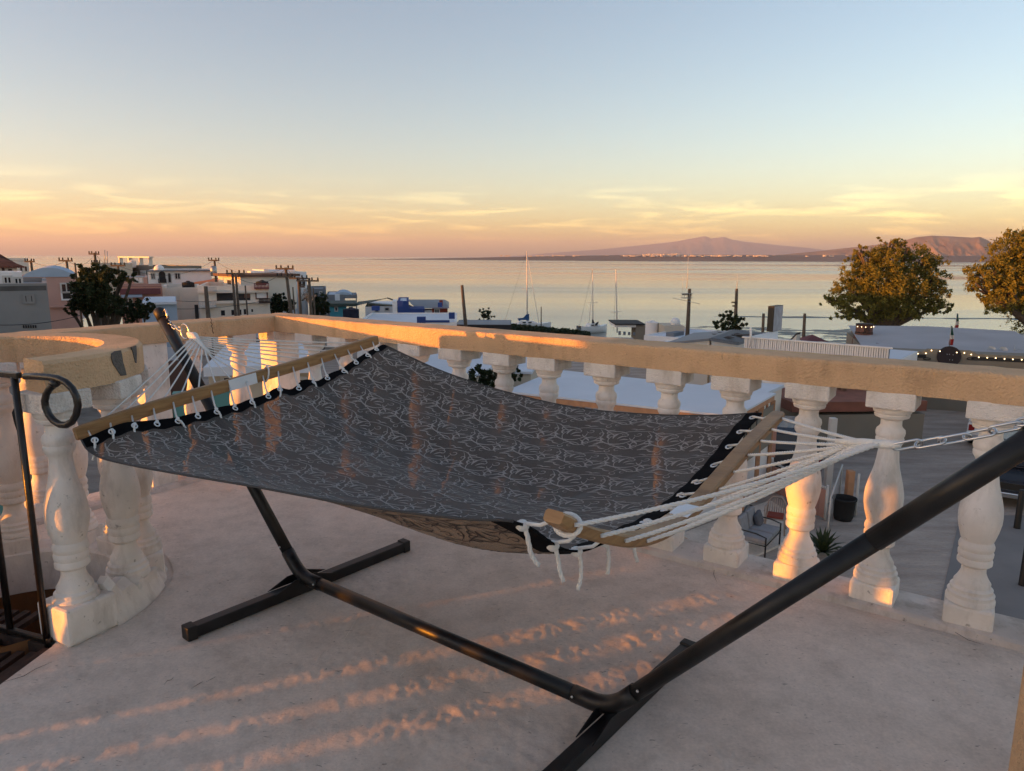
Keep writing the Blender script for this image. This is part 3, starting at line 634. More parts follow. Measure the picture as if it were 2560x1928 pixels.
MB().tube([ringpos + (nw0 - ringpos) * .35, nw0, nw0 * .7 + nw1 * .3, nw0 * .4 + nw1 * .6, nw1], [.008, .024, .013, .010, .011], 10).build('rope_whipping', m_rope, ham)
grF = []
for k, q in enumerate(qf):
    b = bar_at(QF, q); f = abs(k - (NF - 1) / 2) / ((NF - 1) / 2); st = nw1 + (nw0 - nw1) * f ** .8
    MB().tube(sag_line(st, b - HD * .012, .006), RR_ * .86, 6).build('rope', m_rope, ham)
# lacing from the far bar to the grommets in the hem
def grommet(p, n_, r=.014):
    x = nrm(np.cross(n_, HD)); y = np.cross(n_, x)
    return MB().tube([p + (x * math.cos(a) + y * math.sin(a)) * r for a in np.linspace(0, 2 * math.pi, 17)[:-1]], .0030, 6, closed=True)
rs = random.Random(4)
def tail(p, d0, ln, curl, rad=.0048):
    P = [p]; d = np.array(d0, float)
    for i in range(7):
        d = nrm(d + np.array([curl * (.05 + .10 * (i > 3)), curl * .05, -.50 if i < 4 else -.12])); P.append(P[-1] + d * ln / 7)
    return rope(P, rad * 1.05)
gF = []
for (u, v) in [(231, 1097), (278, 1074), (333, 1063), (389, 1060), (442, 1048), (494, 1039), (542, 1028), (585, 1018), (628, 1006), (666, 986), (704, 969), (750, 972), (781, 963), (820, 944), (855, 928), (887, 907), (915, 885), (944, 869)]:
    d2 = [np.linalg.norm(np.array([px_ for px_ in (0,)])) for _ in (0,)]
    # nearest hem column in the picture plane
    best = min(range(NW), key=lambda j: (lambda q: abs((CX + F * ((q - O) @ rt) / ((q - O) @ fw)) - u) + abs((CY - F * ((q - O) @ up) / ((q - O) @ fw)) - v))(S_[1, j]))
    gF.append(best)
gF = sorted(set(gF))
for k, j in enumerate(gF):
    p = S_[1, j] + Nn[1, j] * .004; grommet(p, Nn[1, j], .010).build('grommet', m_plate, ham)
    b = bar_at(QF, (k + .5) / len(gF)) + HD * .012
    mid = (p + b) / 2 - Z * .01
    MB().tube([b, mid, p + Z * .005], RR_ * .85, 6).build('rope', m_rope, ham)
    MB().ball(p + (b - p) * .10 + Z * .004, (.009, .009, .007), 8, 5).build('knot', m_rope, ham)
    if k % 2 == 0 or k < 3: tail(p + Z * .006, (HD * .8 + Z * .25 + HN * rs.uniform(-.5, .5)), .055 if k else .09, rs.uniform(-1, 1), .0042).build('rope_tail', m_rope, ham)
# loop round the joint of the far bar
c_ = bar_at(QF, .545); cn = nrm(bar_at(QF, .6) - bar_at(QF, .5)); ln_ = nrm(np.cross(cn, HD)); ln_ = ln_ if ln_[2] > 0 else -ln_
MB().tube([c_ + HD * .02 * math.cos(a) + ln_ * .034 * math.sin(a) + cn * .012 * math.sin(a) for a in np.linspace(0, 2 * math.pi, 17)[:-1]], .0042, 6, closed=True).build('rope_loop', m_rope, barF)
# near end
kn = on_pl(2215, 1115, hp(0, 0, 0), HN)
NQ = 13
for k in range(NQ):
    q = .03 + .945 * k / (NQ - 1); b = bar_at(QN, q); f = (k - 6) / 6
    en = kn - HD * (.015 + .05 * (1 - abs(f))) + HN * .006 * f - Z * .003 * f
    rope(sag_line(b + HD * .026, en, .004 + .012 * (k < 6)), .0050).build('rope', m_rope, ham)
    jn = int(round((.03 + .94 * k / (NQ - 1)) * (NW - 1))); p = S_[NU - 2, jn] + Nn[NU - 2, jn] * .004
    grommet(p, Nn[NU - 2, jn], .0115).build('grommet', m_plate, ham)
    MB().tube([p + Z * .004, (p + b) / 2 - Z * .004, b - HD * .024], .0046, 7).build('rope', m_rope, ham)
    if k < 7:
        MB().ball(p + HD * .012, (.016, .016, .013), 8, 6).build('knot', m_rope, ham)
        tail(p + HD * .02 - Z * .005, (HD * .4 - Z + HN * rs.uniform(-.2, .2)), [.095, .085, .09, .08, .085, .055, .045][k], [1.6, .8, -.9, -.5, .7, .6, .8][k], .0052).build('rope_tail', m_rope, ham)
    elif k in (7, 8):
        tail(p + Z * .006, (-HD * 1.0 + Z * .25 + HN * .2), .075, -.4, .005).build('rope_tail', m_rope, ham)
MB().tube([kn - HD * .11 - Z * .006, kn - HD * .05, kn + HD * .01 + Z * .004, kn + HD * .03 + Z * .008], [.006, .0105, .0105, .008], 12).build('rope_whipping', m_rope, ham)
b = bar_at(QN, .035)                                      # rope collar at the near-left bar end
T_ = nrm(bar_at(QN, .06) - bar_at(QN, .0)); N_ = nrm(np.cross(T_, HD))
MB().tube([b + T_ * .01 + HD * .031 * math.cos(a) + N_ * .022 * math.sin(a) for a in np.linspace(0, 2 * math.pi, 17)[:-1]], .006, 7, closed=True).build('rope_loop', m_rope, barN)

# chains -----------------------------------------------------------------------
def link(c, d, side, ln, wd, r):
    a = []
    for k in range(20):
        t = 2 * math.pi * k / 20; x = math.cos(t); y = math.sin(t); a.append(c + d * (x * wd / 2 + math.copysign((ln - wd) / 2, x)) + side * y * wd / 2)
    return MB().tube(a, r, 8, closed=True)
def chain(a, b, pitch_, ln, wd, r, label):
    t = thing('chain', (a + b) / 2, label, 'chain', 'chains holding the hammock'); n = max(2, int(np.linalg.norm(b - a) / pitch_)); d = nrm(b - a)
    s1 = nrm(np.cross(d, Z)); s2 = np.cross(d, s1)
    for k in range(n):
        c = a + (b - a) * (k + .5) / n - Z * .012 * 4 * ((k + .5) / n) * (1 - (k + .5) / n); A_ = .6 if k % 2 else 2.17
        link(c, d, s1 * math.cos(A_) + s2 * math.sin(A_), ln, wd, r).build('link', m_chain, t)
    return t
hook2 = e2 + u2 * 1.50 - HD * .03
chain(kn + HD * .02 + Z * .004, hook2, .047, .062, .022, .0030, 'galvanised chain from the near rope knot up to the right-hand post')
hook1 = e1 + u1 * 1.50 + HD * .03
ch1 = chain(ringpos + nrm(hook1 - ringpos) * .035, hook1, .026, .036, .016, .0024, 'short galvanised chain and ring between far post and far rope knot')
link(ringpos, nrm(nw0 - ringpos), nrm(np.cross(nrm(nw0 - ringpos), HN)), .076, .072, .0032).build('ring', m_chain, ch1)
MB().tube([hook1 - HD * .05 + Z * .02, hook1 - HD * .005 + Z * .055, hook1 + HD * .01 + Z * .02, hook1], .0042, 8).build('hook', m_chain, ch1)

# ------------------------------------------------------------------ land, sea, far shore
def vnoise(x, y, seed=0):
    def h(i, j): 
        q = np.sin(i * 127.1 + j * 311.7 + seed * 74.7) * 43758.5453; return q - np.floor(q)
    i, j = np.floor(x), np.floor(y); a, b = x - i, y - j; a = a * a * (3 - 2 * a); b = b * b * (3 - 2 * b)
    return h(i, j) * (1 - a) * (1 - b) + h(i + 1, j) * a * (1 - b) + h(i, j + 1) * (1 - a) * b + h(i + 1, j + 1) * a * b
def fbm(x, y, oct=5, seed=0): return sum(vnoise(x * 2 ** k, y * 2 ** k, seed + k) * .5 ** k for k in range(oct)) / sum(.5 ** k for k in range(oct))
def sstep(a, b, x): t = np.clip((x - a) / (b - a), 0, 1); return t * t * (3 - 2 * t)
SEA = -9.5
def shore_y(x): return 104 + 55 * sstep(-50, -95, x) + 4 * np.sin(x * .11)
def ground_z(x, y):
    z = -6.0 - 3.9 * sstep(shore_y(x) - 58, shore_y(x) + 2, y); return z + .05 * (fbm(x * .3, y * .3, 3) - .5)
def grid_mesh(name, X, Y, Zv, m, kind='structure'):
    mb = MB(); a, b = X.shape; mb.v = np.c_[X.ravel(), Y.ravel(), Zv.ravel()].tolist()
    mb.f = [(i * b + j, i * b + j + 1, (i + 1) * b + j + 1, (i + 1) * b + j) for i in range(a - 1) for j in range(b - 1)]; mb.smooth = [True] * len(mb.f)
    return mb.build(name, m, kind=kind)
m_dirt = mat('sandy_dirt', (.31, .255, .215), .95, .18, .5, 1.0, 2.4, col2=(.50, .42, .36), detail=10, bdist=.06, stretch=(1.0, 3.2, 1), speck=.6)
xs = np.concatenate([np.linspace(-1500, -260, 12), np.linspace(-250, 250, 101), np.linspace(260, 1500, 12)]); ys = np.concatenate([np.linspace(-1200, -70, 10), np.linspace(-60, 270, 100)])
Y_, X_ = np.meshgrid(ys, xs, indexing='ij'); grid_mesh('ground', X_, Y_, ground_z(X_, Y_), m_dirt)

def water_mat():
    m = bpy.data.materials.new('calm_sea'); m.use_nodes = True; n = m.node_tree.nodes; l = m.node_tree.links; b = n['Principled BSDF']
    b.inputs['Base Color'].default_value = (.22, .24, .235, 1); b.inputs['IOR'].default_value = 1.33
    tc = n.new('ShaderNodeTexCoord'); 
    mp = n.new('ShaderNodeMapping'); mp.inputs['Scale'].default_value = (.0016, .010, 1); l.new(tc.outputs['Object'], mp.inputs[0])
    n1 = n.new('ShaderNodeTexNoise'); n1.inputs['Scale'].default_value = 1.0; n1.inputs['Detail'].default_value = 4; n1.inputs['Distortion'].default_value = .5; l.new(mp.outputs[0], n1.inputs[0])
    r1 = n.new('ShaderNodeMapRange'); r1.inputs[1].default_value = .35; r1.inputs[2].default_value = .68; r1.inputs[3].default_value = .05; r1.inputs[4].default_value = .22; l.new(n1.outputs[0], r1.inputs[0]); l.new(r1.outputs[0], b.inputs['Roughness'])
    m2 = n.new('ShaderNodeMapping'); m2.inputs['Scale'].default_value = (.25, .9, 1); l.new(tc.outputs['Object'], m2.inputs[0])
    n2 = n.new('ShaderNodeTexNoise'); n2.inputs['Scale'].default_value = 1; n2.inputs['Detail'].default_value = 3; l.new(m2.outputs[0], n2.inputs[0])
    bp = n.new('ShaderNodeBump'); bp.inputs['Distance'].default_value = .05; l.new(n2.outputs[0], bp.inputs['Height'])
    r2 = n.new('ShaderNodeMapRange'); r2.inputs[1].default_value = .35; r2.inputs[2].default_value = .68; r2.inputs[3].default_value = .02; r2.inputs[4].default_value = .16; l.new(n1.outputs[0], r2.inputs[0]); l.new(r2.outputs[0], bp.inputs['Strength'])
    l.new(bp.outputs[0], b.inputs['Normal']); return m
m_sea = water_mat()
sea = MB().add([(-38000, 60, SEA), (38000, 60, SEA), (38000, 29000, SEA), (-38000, 29000, SEA)], [(0, 1, 2, 3)]).build('sea', m_sea); sea['kind'] = 'structure'

# tidal flat: ridged mud just breaking the surface
m_mud = mat('wet_dark_mud', (.030, .027, .024), .45, .35, 1.2, .4, 12, bdist=.03)
xs = np.linspace(-40, 150, 240); ys = np.linspace(84, 150, 260); Y_, X_ = np.meshgrid(ys, xs, indexing='ij')
bars = .26 * np.exp(-((Y_ - 133.5 - 1.2 * np.sin(X_ * .05)) / 1.6) ** 2) * sstep(24, 34, X_) * np.clip(2.6 * fbm(X_ * .09, Y_ * .35, 4, 5) - .72, 0, 1.1)
bars += .24 * np.exp(-((Y_ - 128 - 1.5 * np.sin(X_ * .07 + 1)) / 1.2) ** 2) * sstep(62, 74, X_) * np.clip(2.6 * fbm(X_ * .07, Y_ * .3, 4, 15) - .7, 0, 1.1) + .10 * np.exp(-((Y_ - 142) / .7) ** 2) * sstep(5, 12, X_) * (1 - sstep(30, 40, X_))
flat = .15 * (fbm(X_ * .22, Y_ * .75, 4, 2) - .50) + .10 * (fbm(X_ * .9, Y_ * 2.2, 3, 9) - .5)
env = sstep(124, 108, Y_ - 3 * np.sin(X_ * .06)) * sstep(5, 24, X_)
Zm = SEA - .10 + bars + (flat + .105) * env - .25 * (1 - env) * (bars < .03) * .2
grid_mesh('tidal_flat', X_, Y_, Zm, m_mud)

def ridge(name, pix, Y0, depth, m, seed, rug, kind='structure', zbase=-9.9, nx=180, ny=36, spread=0.0):
    px = np.array([p[0] for p in pix], float); pv = np.array([p[1] for p in pix], float)
    us = np.linspace(px[0], px[-1], nx); vv = np.interp(us, px, pv)
    top = np.array([on_y(u, v, Y0 + depth * .45) for u, v in zip(us, vv)]); hgt = np.maximum(top[:, 2] - zbase, .5)
    r_ = np.linspace(0, 1, ny); bell = np.sin(np.pi * np.clip(r_ / .9, 0, 1) ** .85) ** 1.15
    X = np.zeros((ny, nx)); Yv = np.zeros((ny, nx)); Zv = np.zeros((ny, nx))
    for k in range(ny):
        y = Y0 + depth * r_[k]; sc = y / (Y0 + depth * .45); X[k] = top[:, 0] * sc; Yv[k] = y
    er = fbm(X / hgt.max() * 1.4, Yv / hgt.max() * 1.1, 6, seed); gul = np.abs(fbm(X / hgt.max() * 3, Yv / hgt.max() * 1.2, 5, seed + 9) - .5) * 2
    side = (1 - bell[:, None] ** 3)
    Zv = zbase + hgt[None] * bell[:, None] * (1 - rug * side * (er * .75 + (1 - gul) * .5))
    return grid_mesh(name, X, Yv, Zv, m, kind)
m_far = mat('desert_mountain', (.20, .15, .13), .95, .25, .0012, detail=8)
m_hill = mat('desert_hill', (.26, .15, .10), .95, .25, .006, detail=9, col2=(.42, .29, .20))
m_plain = mat('coastal_plain', (.16, .115, .09), .95, .3, .002, detail=8)
ridge('mountains', [(1180, 645), (1300, 639), (1400, 631), (1500, 624), (1600, 614), (1680, 606), (1735, 596), (1763, 591), (1778, 597), (1792, 595), (1812, 593), (1830, 600), (1870, 606), (1900, 609), (1950, 614), (2010, 619), (2080, 628), (2200, 640)], 17500, 5000, m_far, 3, .85)
ridge('hills', [(1860, 646), (1900, 642), (1960, 636), (2040, 629), (2100, 622), (2170, 615), (2250, 605), (2290, 594), (2330, 590), (2380, 592), (2430, 595), (2450, 593), (2470, 602), (2485, 612), (2530, 620), (2600, 628), (2800, 640)], 3300, 900, m_hill, 11, .85, ny=80, nx=320)
ridge('far_shore', [(860, 649.3), (1000, 647.2), (1150, 644.8), (1280, 642.6), (1400, 640.2), (1600, 637.0), (1900, 637.5), (2100, 638), (2300, 639), (2560, 640), (2900, 643)], 2500, 700, m_plain, 21, .2)
# the far town: pale houses, too small to tell apart
ft = MB(); rs_ = np.random.default_rng(5)
for k in range(420):
    u = rs_.normal(1720, 90) if k % 4 else rs_.uniform(1250, 2350); y = rs_.uniform(2620, 2950)
    p = on_y(u, 640.5, y); w = rs_.uniform(5, 15); hh = rs_.uniform(3.5, 8) * (1.4 if 1600 < u < 1700 else .8); ft.box((p[0], y, p[2] + hh / 2 - 2), (w, 14, hh))
ft.build('far_town', mat('far_white_walls', (.62, .55, .50), .9, .1, .05), kind='stuff')
# unseen hill, added on the sunset side to shade the low ground
LT = np.array([-SUN_TO.x, -SUN_TO.y, 0]); LT = LT / np.linalg.norm(LT); MT = np.array([-LT[1], LT[0], 0])
hm, hd_ = np.meshgrid(np.linspace(-420, 300, 90), np.linspace(180, 460, 30), indexing='ij')
hx = -LT[0] * hd_ + MT[0] * hm; hy = -LT[1] * hd_ + MT[1] * hm
hz_ = -6.4 + (17.3 + 1.2 * (fbm(hm * .05, hd_ * 0 + 2, 3, 4) - .5)) * np.sin(np.pi * (hd_ - 180) / 280) ** .7
grid_mesh('added_shade_hill', hx, hy, hz_, m_dirt)
# evening haze over the bay
hz = MB().box((0, 12900, 305), (78000, 33000, 632))
vm = bpy.data.materials.new('evening_haze'); vm.use_nodes = True; vn = vm.node_tree.nodes; vn.clear()
vo = vn.new('ShaderNodeOutputMaterial'); pv = vn.new('ShaderNodeVolumePrincipled'); pv.inputs['Color'].default_value = (.86, .88, 1.0, 1); pv.inputs['Density'].default_value = 7e-5; pv.inputs['Anisotropy'].default_value = .2
vm.node_tree.links.new(pv.outputs[0], vo.inputs['Volume'])
hz.build('haze', vm, kind='stuff')

# ------------------------------------------------------------------ town: materials
mw = {}
for k_, c_ in dict(grey=(.24, .24, .24), pink=(.52, .32, .27), cream=(.74, .67, .58), white=(.80, .78, .77), bluew=(.66, .70, .76), salmon=(.50, .26, .20), beige=(.52, .46, .37), teal=(.10, .26, .25), turq=(.07, .34, .42), blue=(.022, .055, .21), red=(.26, .05, .03), tan=(.215, .185, .145), slate=(.17, .19, .22), brown=(.13, .07, .05), maroon=(.16, .055, .06), lblue=(.36, .46, .58), orange=(.60, .20, .08)).items():
    mw[k_] = mat('painted_wall_' + k_, c_, .9, .10, .6, .2, 8, bdist=.01, detail=8)
m_roofw = mat('white_roof_coating', (.62, .66, .72), .8, .07, .5, detail=8)
m_roofd = mat('dull_white_roof', (.36, .36, .38), .85, .10, .4, detail=8)
m_roofg = mat('grey_metal_roof', (.22, .23, .25), .6, .15, .4, detail=6)
m_roofgr = mat('dark_green_roof', (.045, .065, .055), .8, .2, .8)
m_tile = mat('red_clay_roof', (.20, .075, .05), .85, .25, 1.5)
m_dark = mat('dark_interior', (.018, .017, .018), .8, .3, 2)
m_glass = mat('window_glass', (.02, .023, .028), .08, .1, 1)
m_frame = mat('pale_window_frame', (.55, .53, .50), .7, .05, 2)
m_pole = mat('weathered_timber_pole', (.10, .075, .055), .9, .25, 4)
m_polec = mat('concrete_pole', (.34, .32, .29), .9, .15, 3)
m_wire = mat('black_cable', (.015, .015, .016), .8)
m_post = mat('pinkish_new_lumber', (.46, .24, .13), .85, .15, 5)
m_gal = mat('grey_galvanised', (.36, .37, .38), .45, .1, 5, metal=.7)
m_rub = mat('black_rubber', (.012, .012, .013), .85, .2, 8)
m_boat = mat('white_gelcoat', (.72, .72, .72), .3, .04, 2)
m_bluec = mat('blue_sail_cover', (.01, .07, .20), .85, .15, 5)
m_navy = mat('navy_canvas', (.012, .016, .035), .85, .2, 5)
m_spar = mat('painted_mast', (.62, .60, .56), .4, .05, 3)
m_bark = mat('bark', (.10, .075, .055), .95, .3, 6, .6, 20, bdist=.03)
m_leafA = leaf_mat('olive_foliage', (.10, .11, .022), (.27, .24, .055))
m_leafB = leaf_mat('deep_green_foliage', (.022, .036, .014), (.06, .075, .026))
m_leafC = leaf_mat('hedge_foliage', (.012, .024, .010), (.035, .05, .018))
GZ = -6.0

def vert_axes(P0, P1):
    e = nrm((P1 - P0) * [1, 1, 0]); n = np.array([e[1], -e[0], 0]); return e, (n if n @ (-P0) > 0 else -n)
def on_f(u, v, P0, n): return on_pl(u, v, P0, n)
def wbox(mb, P0, e, n, a0, a1, z0, z1, d0, d1):
    """box on a facade: along e a0..a1, height z0..z1, depth d0..d1 outward along n"""
    c = np.array([P0[0], P0[1], 0]) + e * (a0 + a1) / 2 + n * (d0 + d1) / 2 + Z * (z0 + z1) / 2
    return mb.box(c, (abs(a1 - a0), abs(d1 - d0), abs(z1 - z0)), (e, n, Z))
class House:
    def __init__(s, name, label, cat, u0, Y0, u1, Y1, vtop, depth, wall, zb=GZ - .3, parapet=.3, roof=None, ztop=None, face=None):
        s.P0 = on_y(u0, vtop, Y0); s.P1 = on_y(u1, vtop, Y1)
        if face is None: face = u1 < 1300
        if face:                                   # the far side wall runs away along the line of sight
            r_ = nrm(ray(u1, vtop) * [1, 1, 0]); s.P0 = on_pl(u0, vtop, s.P1, r_)
        s.z1 = s.P0[2] if ztop is None else ztop; s.e, s.n = vert_axes(s.P0, s.P1); s.L = np.linalg.norm((s.P1 - s.P0)[:2]); s.zb = zb; s.wall = wall; s.dep = depth
        s.root = thing(name, (*(s.P0 + s.P1)[:2] / 2, zb), label, cat)
        zt = s.z1 - parapet
        wbox(MB(), s.P0, s.e, s.n, 0, s.L, zb, zt, -depth, 0).build('wall', wall, s.root)
        if parapet > .05:
            mb = MB(); t = .18
            wbox(mb, s.P0, s.e, s.n, 0, s.L, zt, s.z1, -t, 0); wbox(mb, s.P0, s.e, s.n, 0, s.L, zt, s.z1, -depth, -depth + t)
            wbox(mb, s.P0, s.e, s.n, 0, t, zt, s.z1, -depth + t, -t); wbox(mb, s.P0, s.e, s.n, s.L - t, s.L, zt, s.z1, -depth + t, -t)
            mb.build('parapet', wall, s.root)
        if roof: wbox(MB(), s.P0, s.e, s.n, .05 if parapet <= .05 else .19, s.L - (.05 if parapet <= .05 else .19), zt, zt + .03, -depth + .19, -.19 if parapet > .05 else 0).build('roof', roof, s.root)
    def loc(s, u, v):
        p = on_f(u, v, s.P0, s.n); return (p - np.array([s.P0[0], s.P0[1], 0])) @ s.e, p[2]
    def rect(s, r): 
        a0, z1 = s.loc(r[0], r[1]); a1, z0 = s.loc(r[2], r[3]); return a0, a1, z0, z1
    def win(s, r, frame=m_frame, glass=m_glass, t=.09, bars=1, arch=False, sill=True):
        a0, a1, z0, z1 = s.rect(r); mb = MB()
        wbox(mb, s.P0, s.e, s.n, a0 - t, a0, z0 - t, z1 + t, .0, .06); wbox(mb, s.P0, s.e, s.n, a1, a1 + t, z0 - t, z1 + t, .0, .06)
        wbox(mb, s.P0, s.e, s.n, a0, a1, z1, z1 + t, .0, .06); wbox(mb, s.P0, s.e, s.n, a0, a1, z0 - t, z0, .0, .06)
        for k in range(bars): q = a0 + (a1 - a0) * (k + 1) / (bars + 1); wbox(mb, s.P0, s.e, s.n, q - .03, q + .03, z0, z1, .012, .045)
        w = mb.build('window', frame, s.root)
        mb = MB(); wbox(mb, s.P0, s.e, s.n, a0, a1, z0, z1, -.05, .01)
        if arch:
            c = np.array([s.P0[0], s.P0[1], 0]) + s.e * (a0 + a1) / 2 + Z * z1; rr = (a1 - a0) / 2; q = [c + s.e * rr * math.cos(t_) + Z * rr * math.sin(t_) + s.n * .064 for t_ in np.linspace(0, math.pi, 13)]
            mb.add(q, [tuple(range(13))])
        mb.build('pane', glass, w); return w
    def block(s, r, d0, d1, m, name='panel'):
        a0, a1, z0, z1 = s.rect(r); return wbox(MB(), s.P0, s.e, s.n, a0, a1, z0, z1, d0, d1).build(name, m, s.root)
    def railing(s, r, d, m=m_frame, n=12, name='railing'):
        a0, a1, z0, z1 = s.rect(r); mb = MB(); wbox(mb, s.P0, s.e, s.n, a0, a1, z1 - .06, z1, d - .06, d); wbox(mb, s.P0, s.e, s.n, a0, a1, z0, z0 + .12, 0, d)
        for k in range(n + 1): q = a0 + (a1 - a0) * k / n; wbox(mb, s.P0, s.e, s.n, q - .03, q + .03, z0, z1, d - .05, d - .01)
        return mb.build(name, m, s.root)

# --- left hillside town -----------------------------------------------------
h = House('concrete_house', 'grey bare concrete house with a small lattice window, far left', 'house', -90, 30, 117, 30, 711, 9, mw['grey'], parapet=.25, roof=m_roofg)
h.win((63, 740, 81, 754), mw['grey'], m_dark, bars=3); 
for k in range(6): h.block((57 + 6 * k, 813, 61.5 + 6 * k, 820), .0, .03, m_dark, 'vent_block')
h.block((-2, 716, 116, 726), .0, .008, mat('water_stain', (.09, .09, .09), .95, .3, 1.2), 'stain_band')
h2 = House('rooftop_room', 'small white rooftop room with two dark windows above grey concrete house', 'house', -40, 33, 54, 33, 681, 3, mw['white'], zb=h.z1 - .26, parapet=.1)
h2.win((11, 694, 27, 707), m_frame, m_glass); h2.win((38, 697, 53, 708), m_frame, m_glass)
h = House('pink_house', 'pink house with a pale barrel-vault roof', 'house', 50, 41, 189, 41, 690, 10, mw['pink'], parapet=0)
h.win((154, 711, 178, 729)); h.win((156, 733, 178, 747), mw['white'], m_dark, bars=0); h.block((119, 765, 189, 767), 0, .25, mw['pink'], 'ledge')
vb = MB(); a0, z0 = h.loc(54, 691); a1, _ = h.loc(189, 691); rows = []
_, zp = h.loc(120, 667)
for d in (.05, -5, -10):
    rows.append([np.array([h.P0[0], h.P0[1], 0]) + h.e * (a0 + (a1 - a0) * q) + h.n * d + Z * (z0 - .05 + (zp - z0) * math.sin(math.pi * q) ** .75) for q in np.linspace(0, 1, 21)])
vb.grid(rows); vb.add(rows[0], [tuple(range(21))]); vb.build('vault_roof', mw['lblue'], h.root)

h = House('tiled_house', 'house with a red clay tile roof at the far left edge', 'house', -60, 60, 42, 62, 668, 9, mw['cream'], parapet=0)
h.win((4, 672, 13, 682), bars=0, arch=True); h.win((20, 672, 31, 682), bars=0)
P = h.P0; rf = MB(); q0 = [np.array([P[0], P[1], 0]) + h.e * a + h.n * d + Z * z for a, d, z in [(-.4, .5, h.z1 - .05), (h.L + .5, .5, h.z1 - .05), (h.L + .5, -9.5, h.z1 - .05), (-.4, -9.5, h.z1 - .05), (1.5, -4.5, h.z1 + 1.25), (h.L - 2.4, -4.5, h.z1 + 1.25)]]
rf.add(q0, [(0, 1, 5, 4), (1, 2, 5), (2, 3, 4, 5), (3, 0, 4)]); roof = rf.build('roof', m_tile, h.root)
for k in range(22):
    f_ = k / 21; a = q0[0] * (1 - f_) + q0[1] * f_; b = q0[4] * (1 - f_) + q0[5] * f_; MB().tube([a + Z * .05, b + Z * .05], .09, 5).build('tile_row', m_tile, roof)
h = House('terraced_house', 'pale stepped house behind red tile roof, far left', 'house', 2, 85, 70, 88, 646, 10, mw['cream'], parapet=.5, roof=m_roofg)
for u in (10, 22, 50, 62): h.win((u, 668, u + 6, 678), bars=0, arch=True)
h = House('hill_house', 'low beige wall house behind tall tree', 'house', 244, 92, 330, 92, 659, 10, mw['beige'], parapet=.4, roof=m_roofg)
h = House('frame_house', 'unfinished house with open concrete roof frame against the sea', 'house', 292, 104, 374, 96, 663, 7, mw['tan'], parapet=.2, roof=m_roofg, face=False)
h.win((332, 680, 345, 690), bars=0); h.block((352, 676, 366, 690), 0, .1, mw['white'], 'white_panel')
fr = []
for (u0_, v0_, u1_, v1_) in [(295, 641, 299.5, 663), (318, 641, 323, 663), (346, 642, 349.5, 663), (370, 642, 373.5, 675)]: h.block((u0_, v0_, u1_, v1_), -.5, .0, mw['cream'], 'column')
h.block((295, 641, 373.5, 645), -.55, .05, mw['cream'], 'beam'); 
h = House('arched_house', 'white two-storey house with arched openings and dark flat roof edge', 'house', 368, 75, 528, 77, 676, 11, mw['white'], parapet=.12, roof=m_roofg)
for r_ in ((378, 684, 387, 697), (438, 684, 450, 697)): h.win(r_, m_frame, m_glass)
h.win((397, 686, 415, 706), m_frame, m_dark, bars=0, arch=True); h.win((420, 686, 428, 706), m_frame, m_dark, bars=0, arch=True)
h.railing((396, 697, 416, 707), .3, m_dark, 6); h.block((366, 675.5, 530, 678), 0, .3, mw['slate'], 'eave')
for k in range(3): h.win((384 + 21 * k, 721, 396 + 21 * k, 726), m_frame, m_dark, bars=0, arch=True)
p = on_y(398, 676, 78); MB().ball((p[0], 78, p[2] + .1), (.55, .55, .5)).build('vent_dome', mw['white'], h.root)
h = House('pink_low_house', 'low pink house with open porch beside tall tree', 'house', 300, 62, 368, 62, 694, 8, mw['pink'], parapet=.1, roof=m_roofg)
h.win((338, 695, 356, 706), m_frame, mw['white'], bars=1)
h = House('maroon_shop', 'low building with maroon awning band beneath white arched house', 'building', 300, 55, 405, 55, 718, 6, mw['salmon'], parapet=.0, roof=m_tile)
h.block((300, 722, 402, 734), 0, .5, mw['maroon'], 'awning'); h.block((303, 737, 356, 742), 0, .8, mw['lblue'], 'awning'); h.win((312, 747, 330, 764), m_frame, m_glass, bars=1)
h = House('blue_shed', 'pale blue shed with flat roof beside cream garage', 'shed', 352, 44, 441, 44, 758, 7, mw['lblue'], parapet=0, roof=m_roofw)
h.block((352, 756, 442, 760), -.2, .3, m_roofw, 'eave')
h = House('cream_garage', 'cream garage block with pink roller door and notched parapet', 'building', 402, 56, 498, 58, 720, 8, mw['cream'], parapet=.4, roof=m_roofg)
h.block((415, 743, 440, 800), 0, .04, mw['pink'], 'roller_door'); h.block((448, 722, 456, 800), 0, .12, mw['cream'], 'pilaster'); h.block((402, 716, 412, 724), -.2, .04, mw['cream'], 'pilaster'); h.block((446, 717, 456, 723), -.2, .05, mw['cream'], 'pilaster')
h = House('orange_roof_house', 'house with low orange tile roof behind cream garage', 'house', 450, 76, 540, 68, 712, 6, mw['cream'], parapet=0, face=False)
P = h.P0; rf = MB(); q0 = [np.array([P[0], P[1], 0]) + h.e * a + h.n * d + Z * z for a, d, z in [(-.3, .4, h.z1 - .03), (h.L + .3, .4, h.z1 - .03), (h.L + .3, -8, h.z1 - .03), (-.3, -8, h.z1 - .03), (.6, -3.8, h.z1 + .7), (h.L - .6, -3.8, h.z1 + .7)]]
rf.add(q0, [(0, 1, 5, 4), (1, 2, 5), (2, 3, 4, 5), (3, 0, 4)]).build('roof', mw['orange'], h.root)
h = House('balcony_house', 'large cream house with balconies, porch and small dark windows', 'house', 494, 54, 672, 57, 715, 9, mw['cream'], parapet=.35, roof=m_roofg)
for r_ in ((552, 776, 563, 789), (578, 775, 586, 788), (597, 774, 604, 787), (609, 773, 616, 786), (628, 773, 633, 780)): h.win(r_, mw['cream'], m_glass, bars=0)
h.block((541, 732, 583, 754), 0, .02, m_dark, 'porch_opening'); h.block((596, 735, 626, 752), 0, .02, m_dark, 'porch_opening'); h.block((610, 735, 626, 745), 0, .05, mw['brown'], 'shutter')
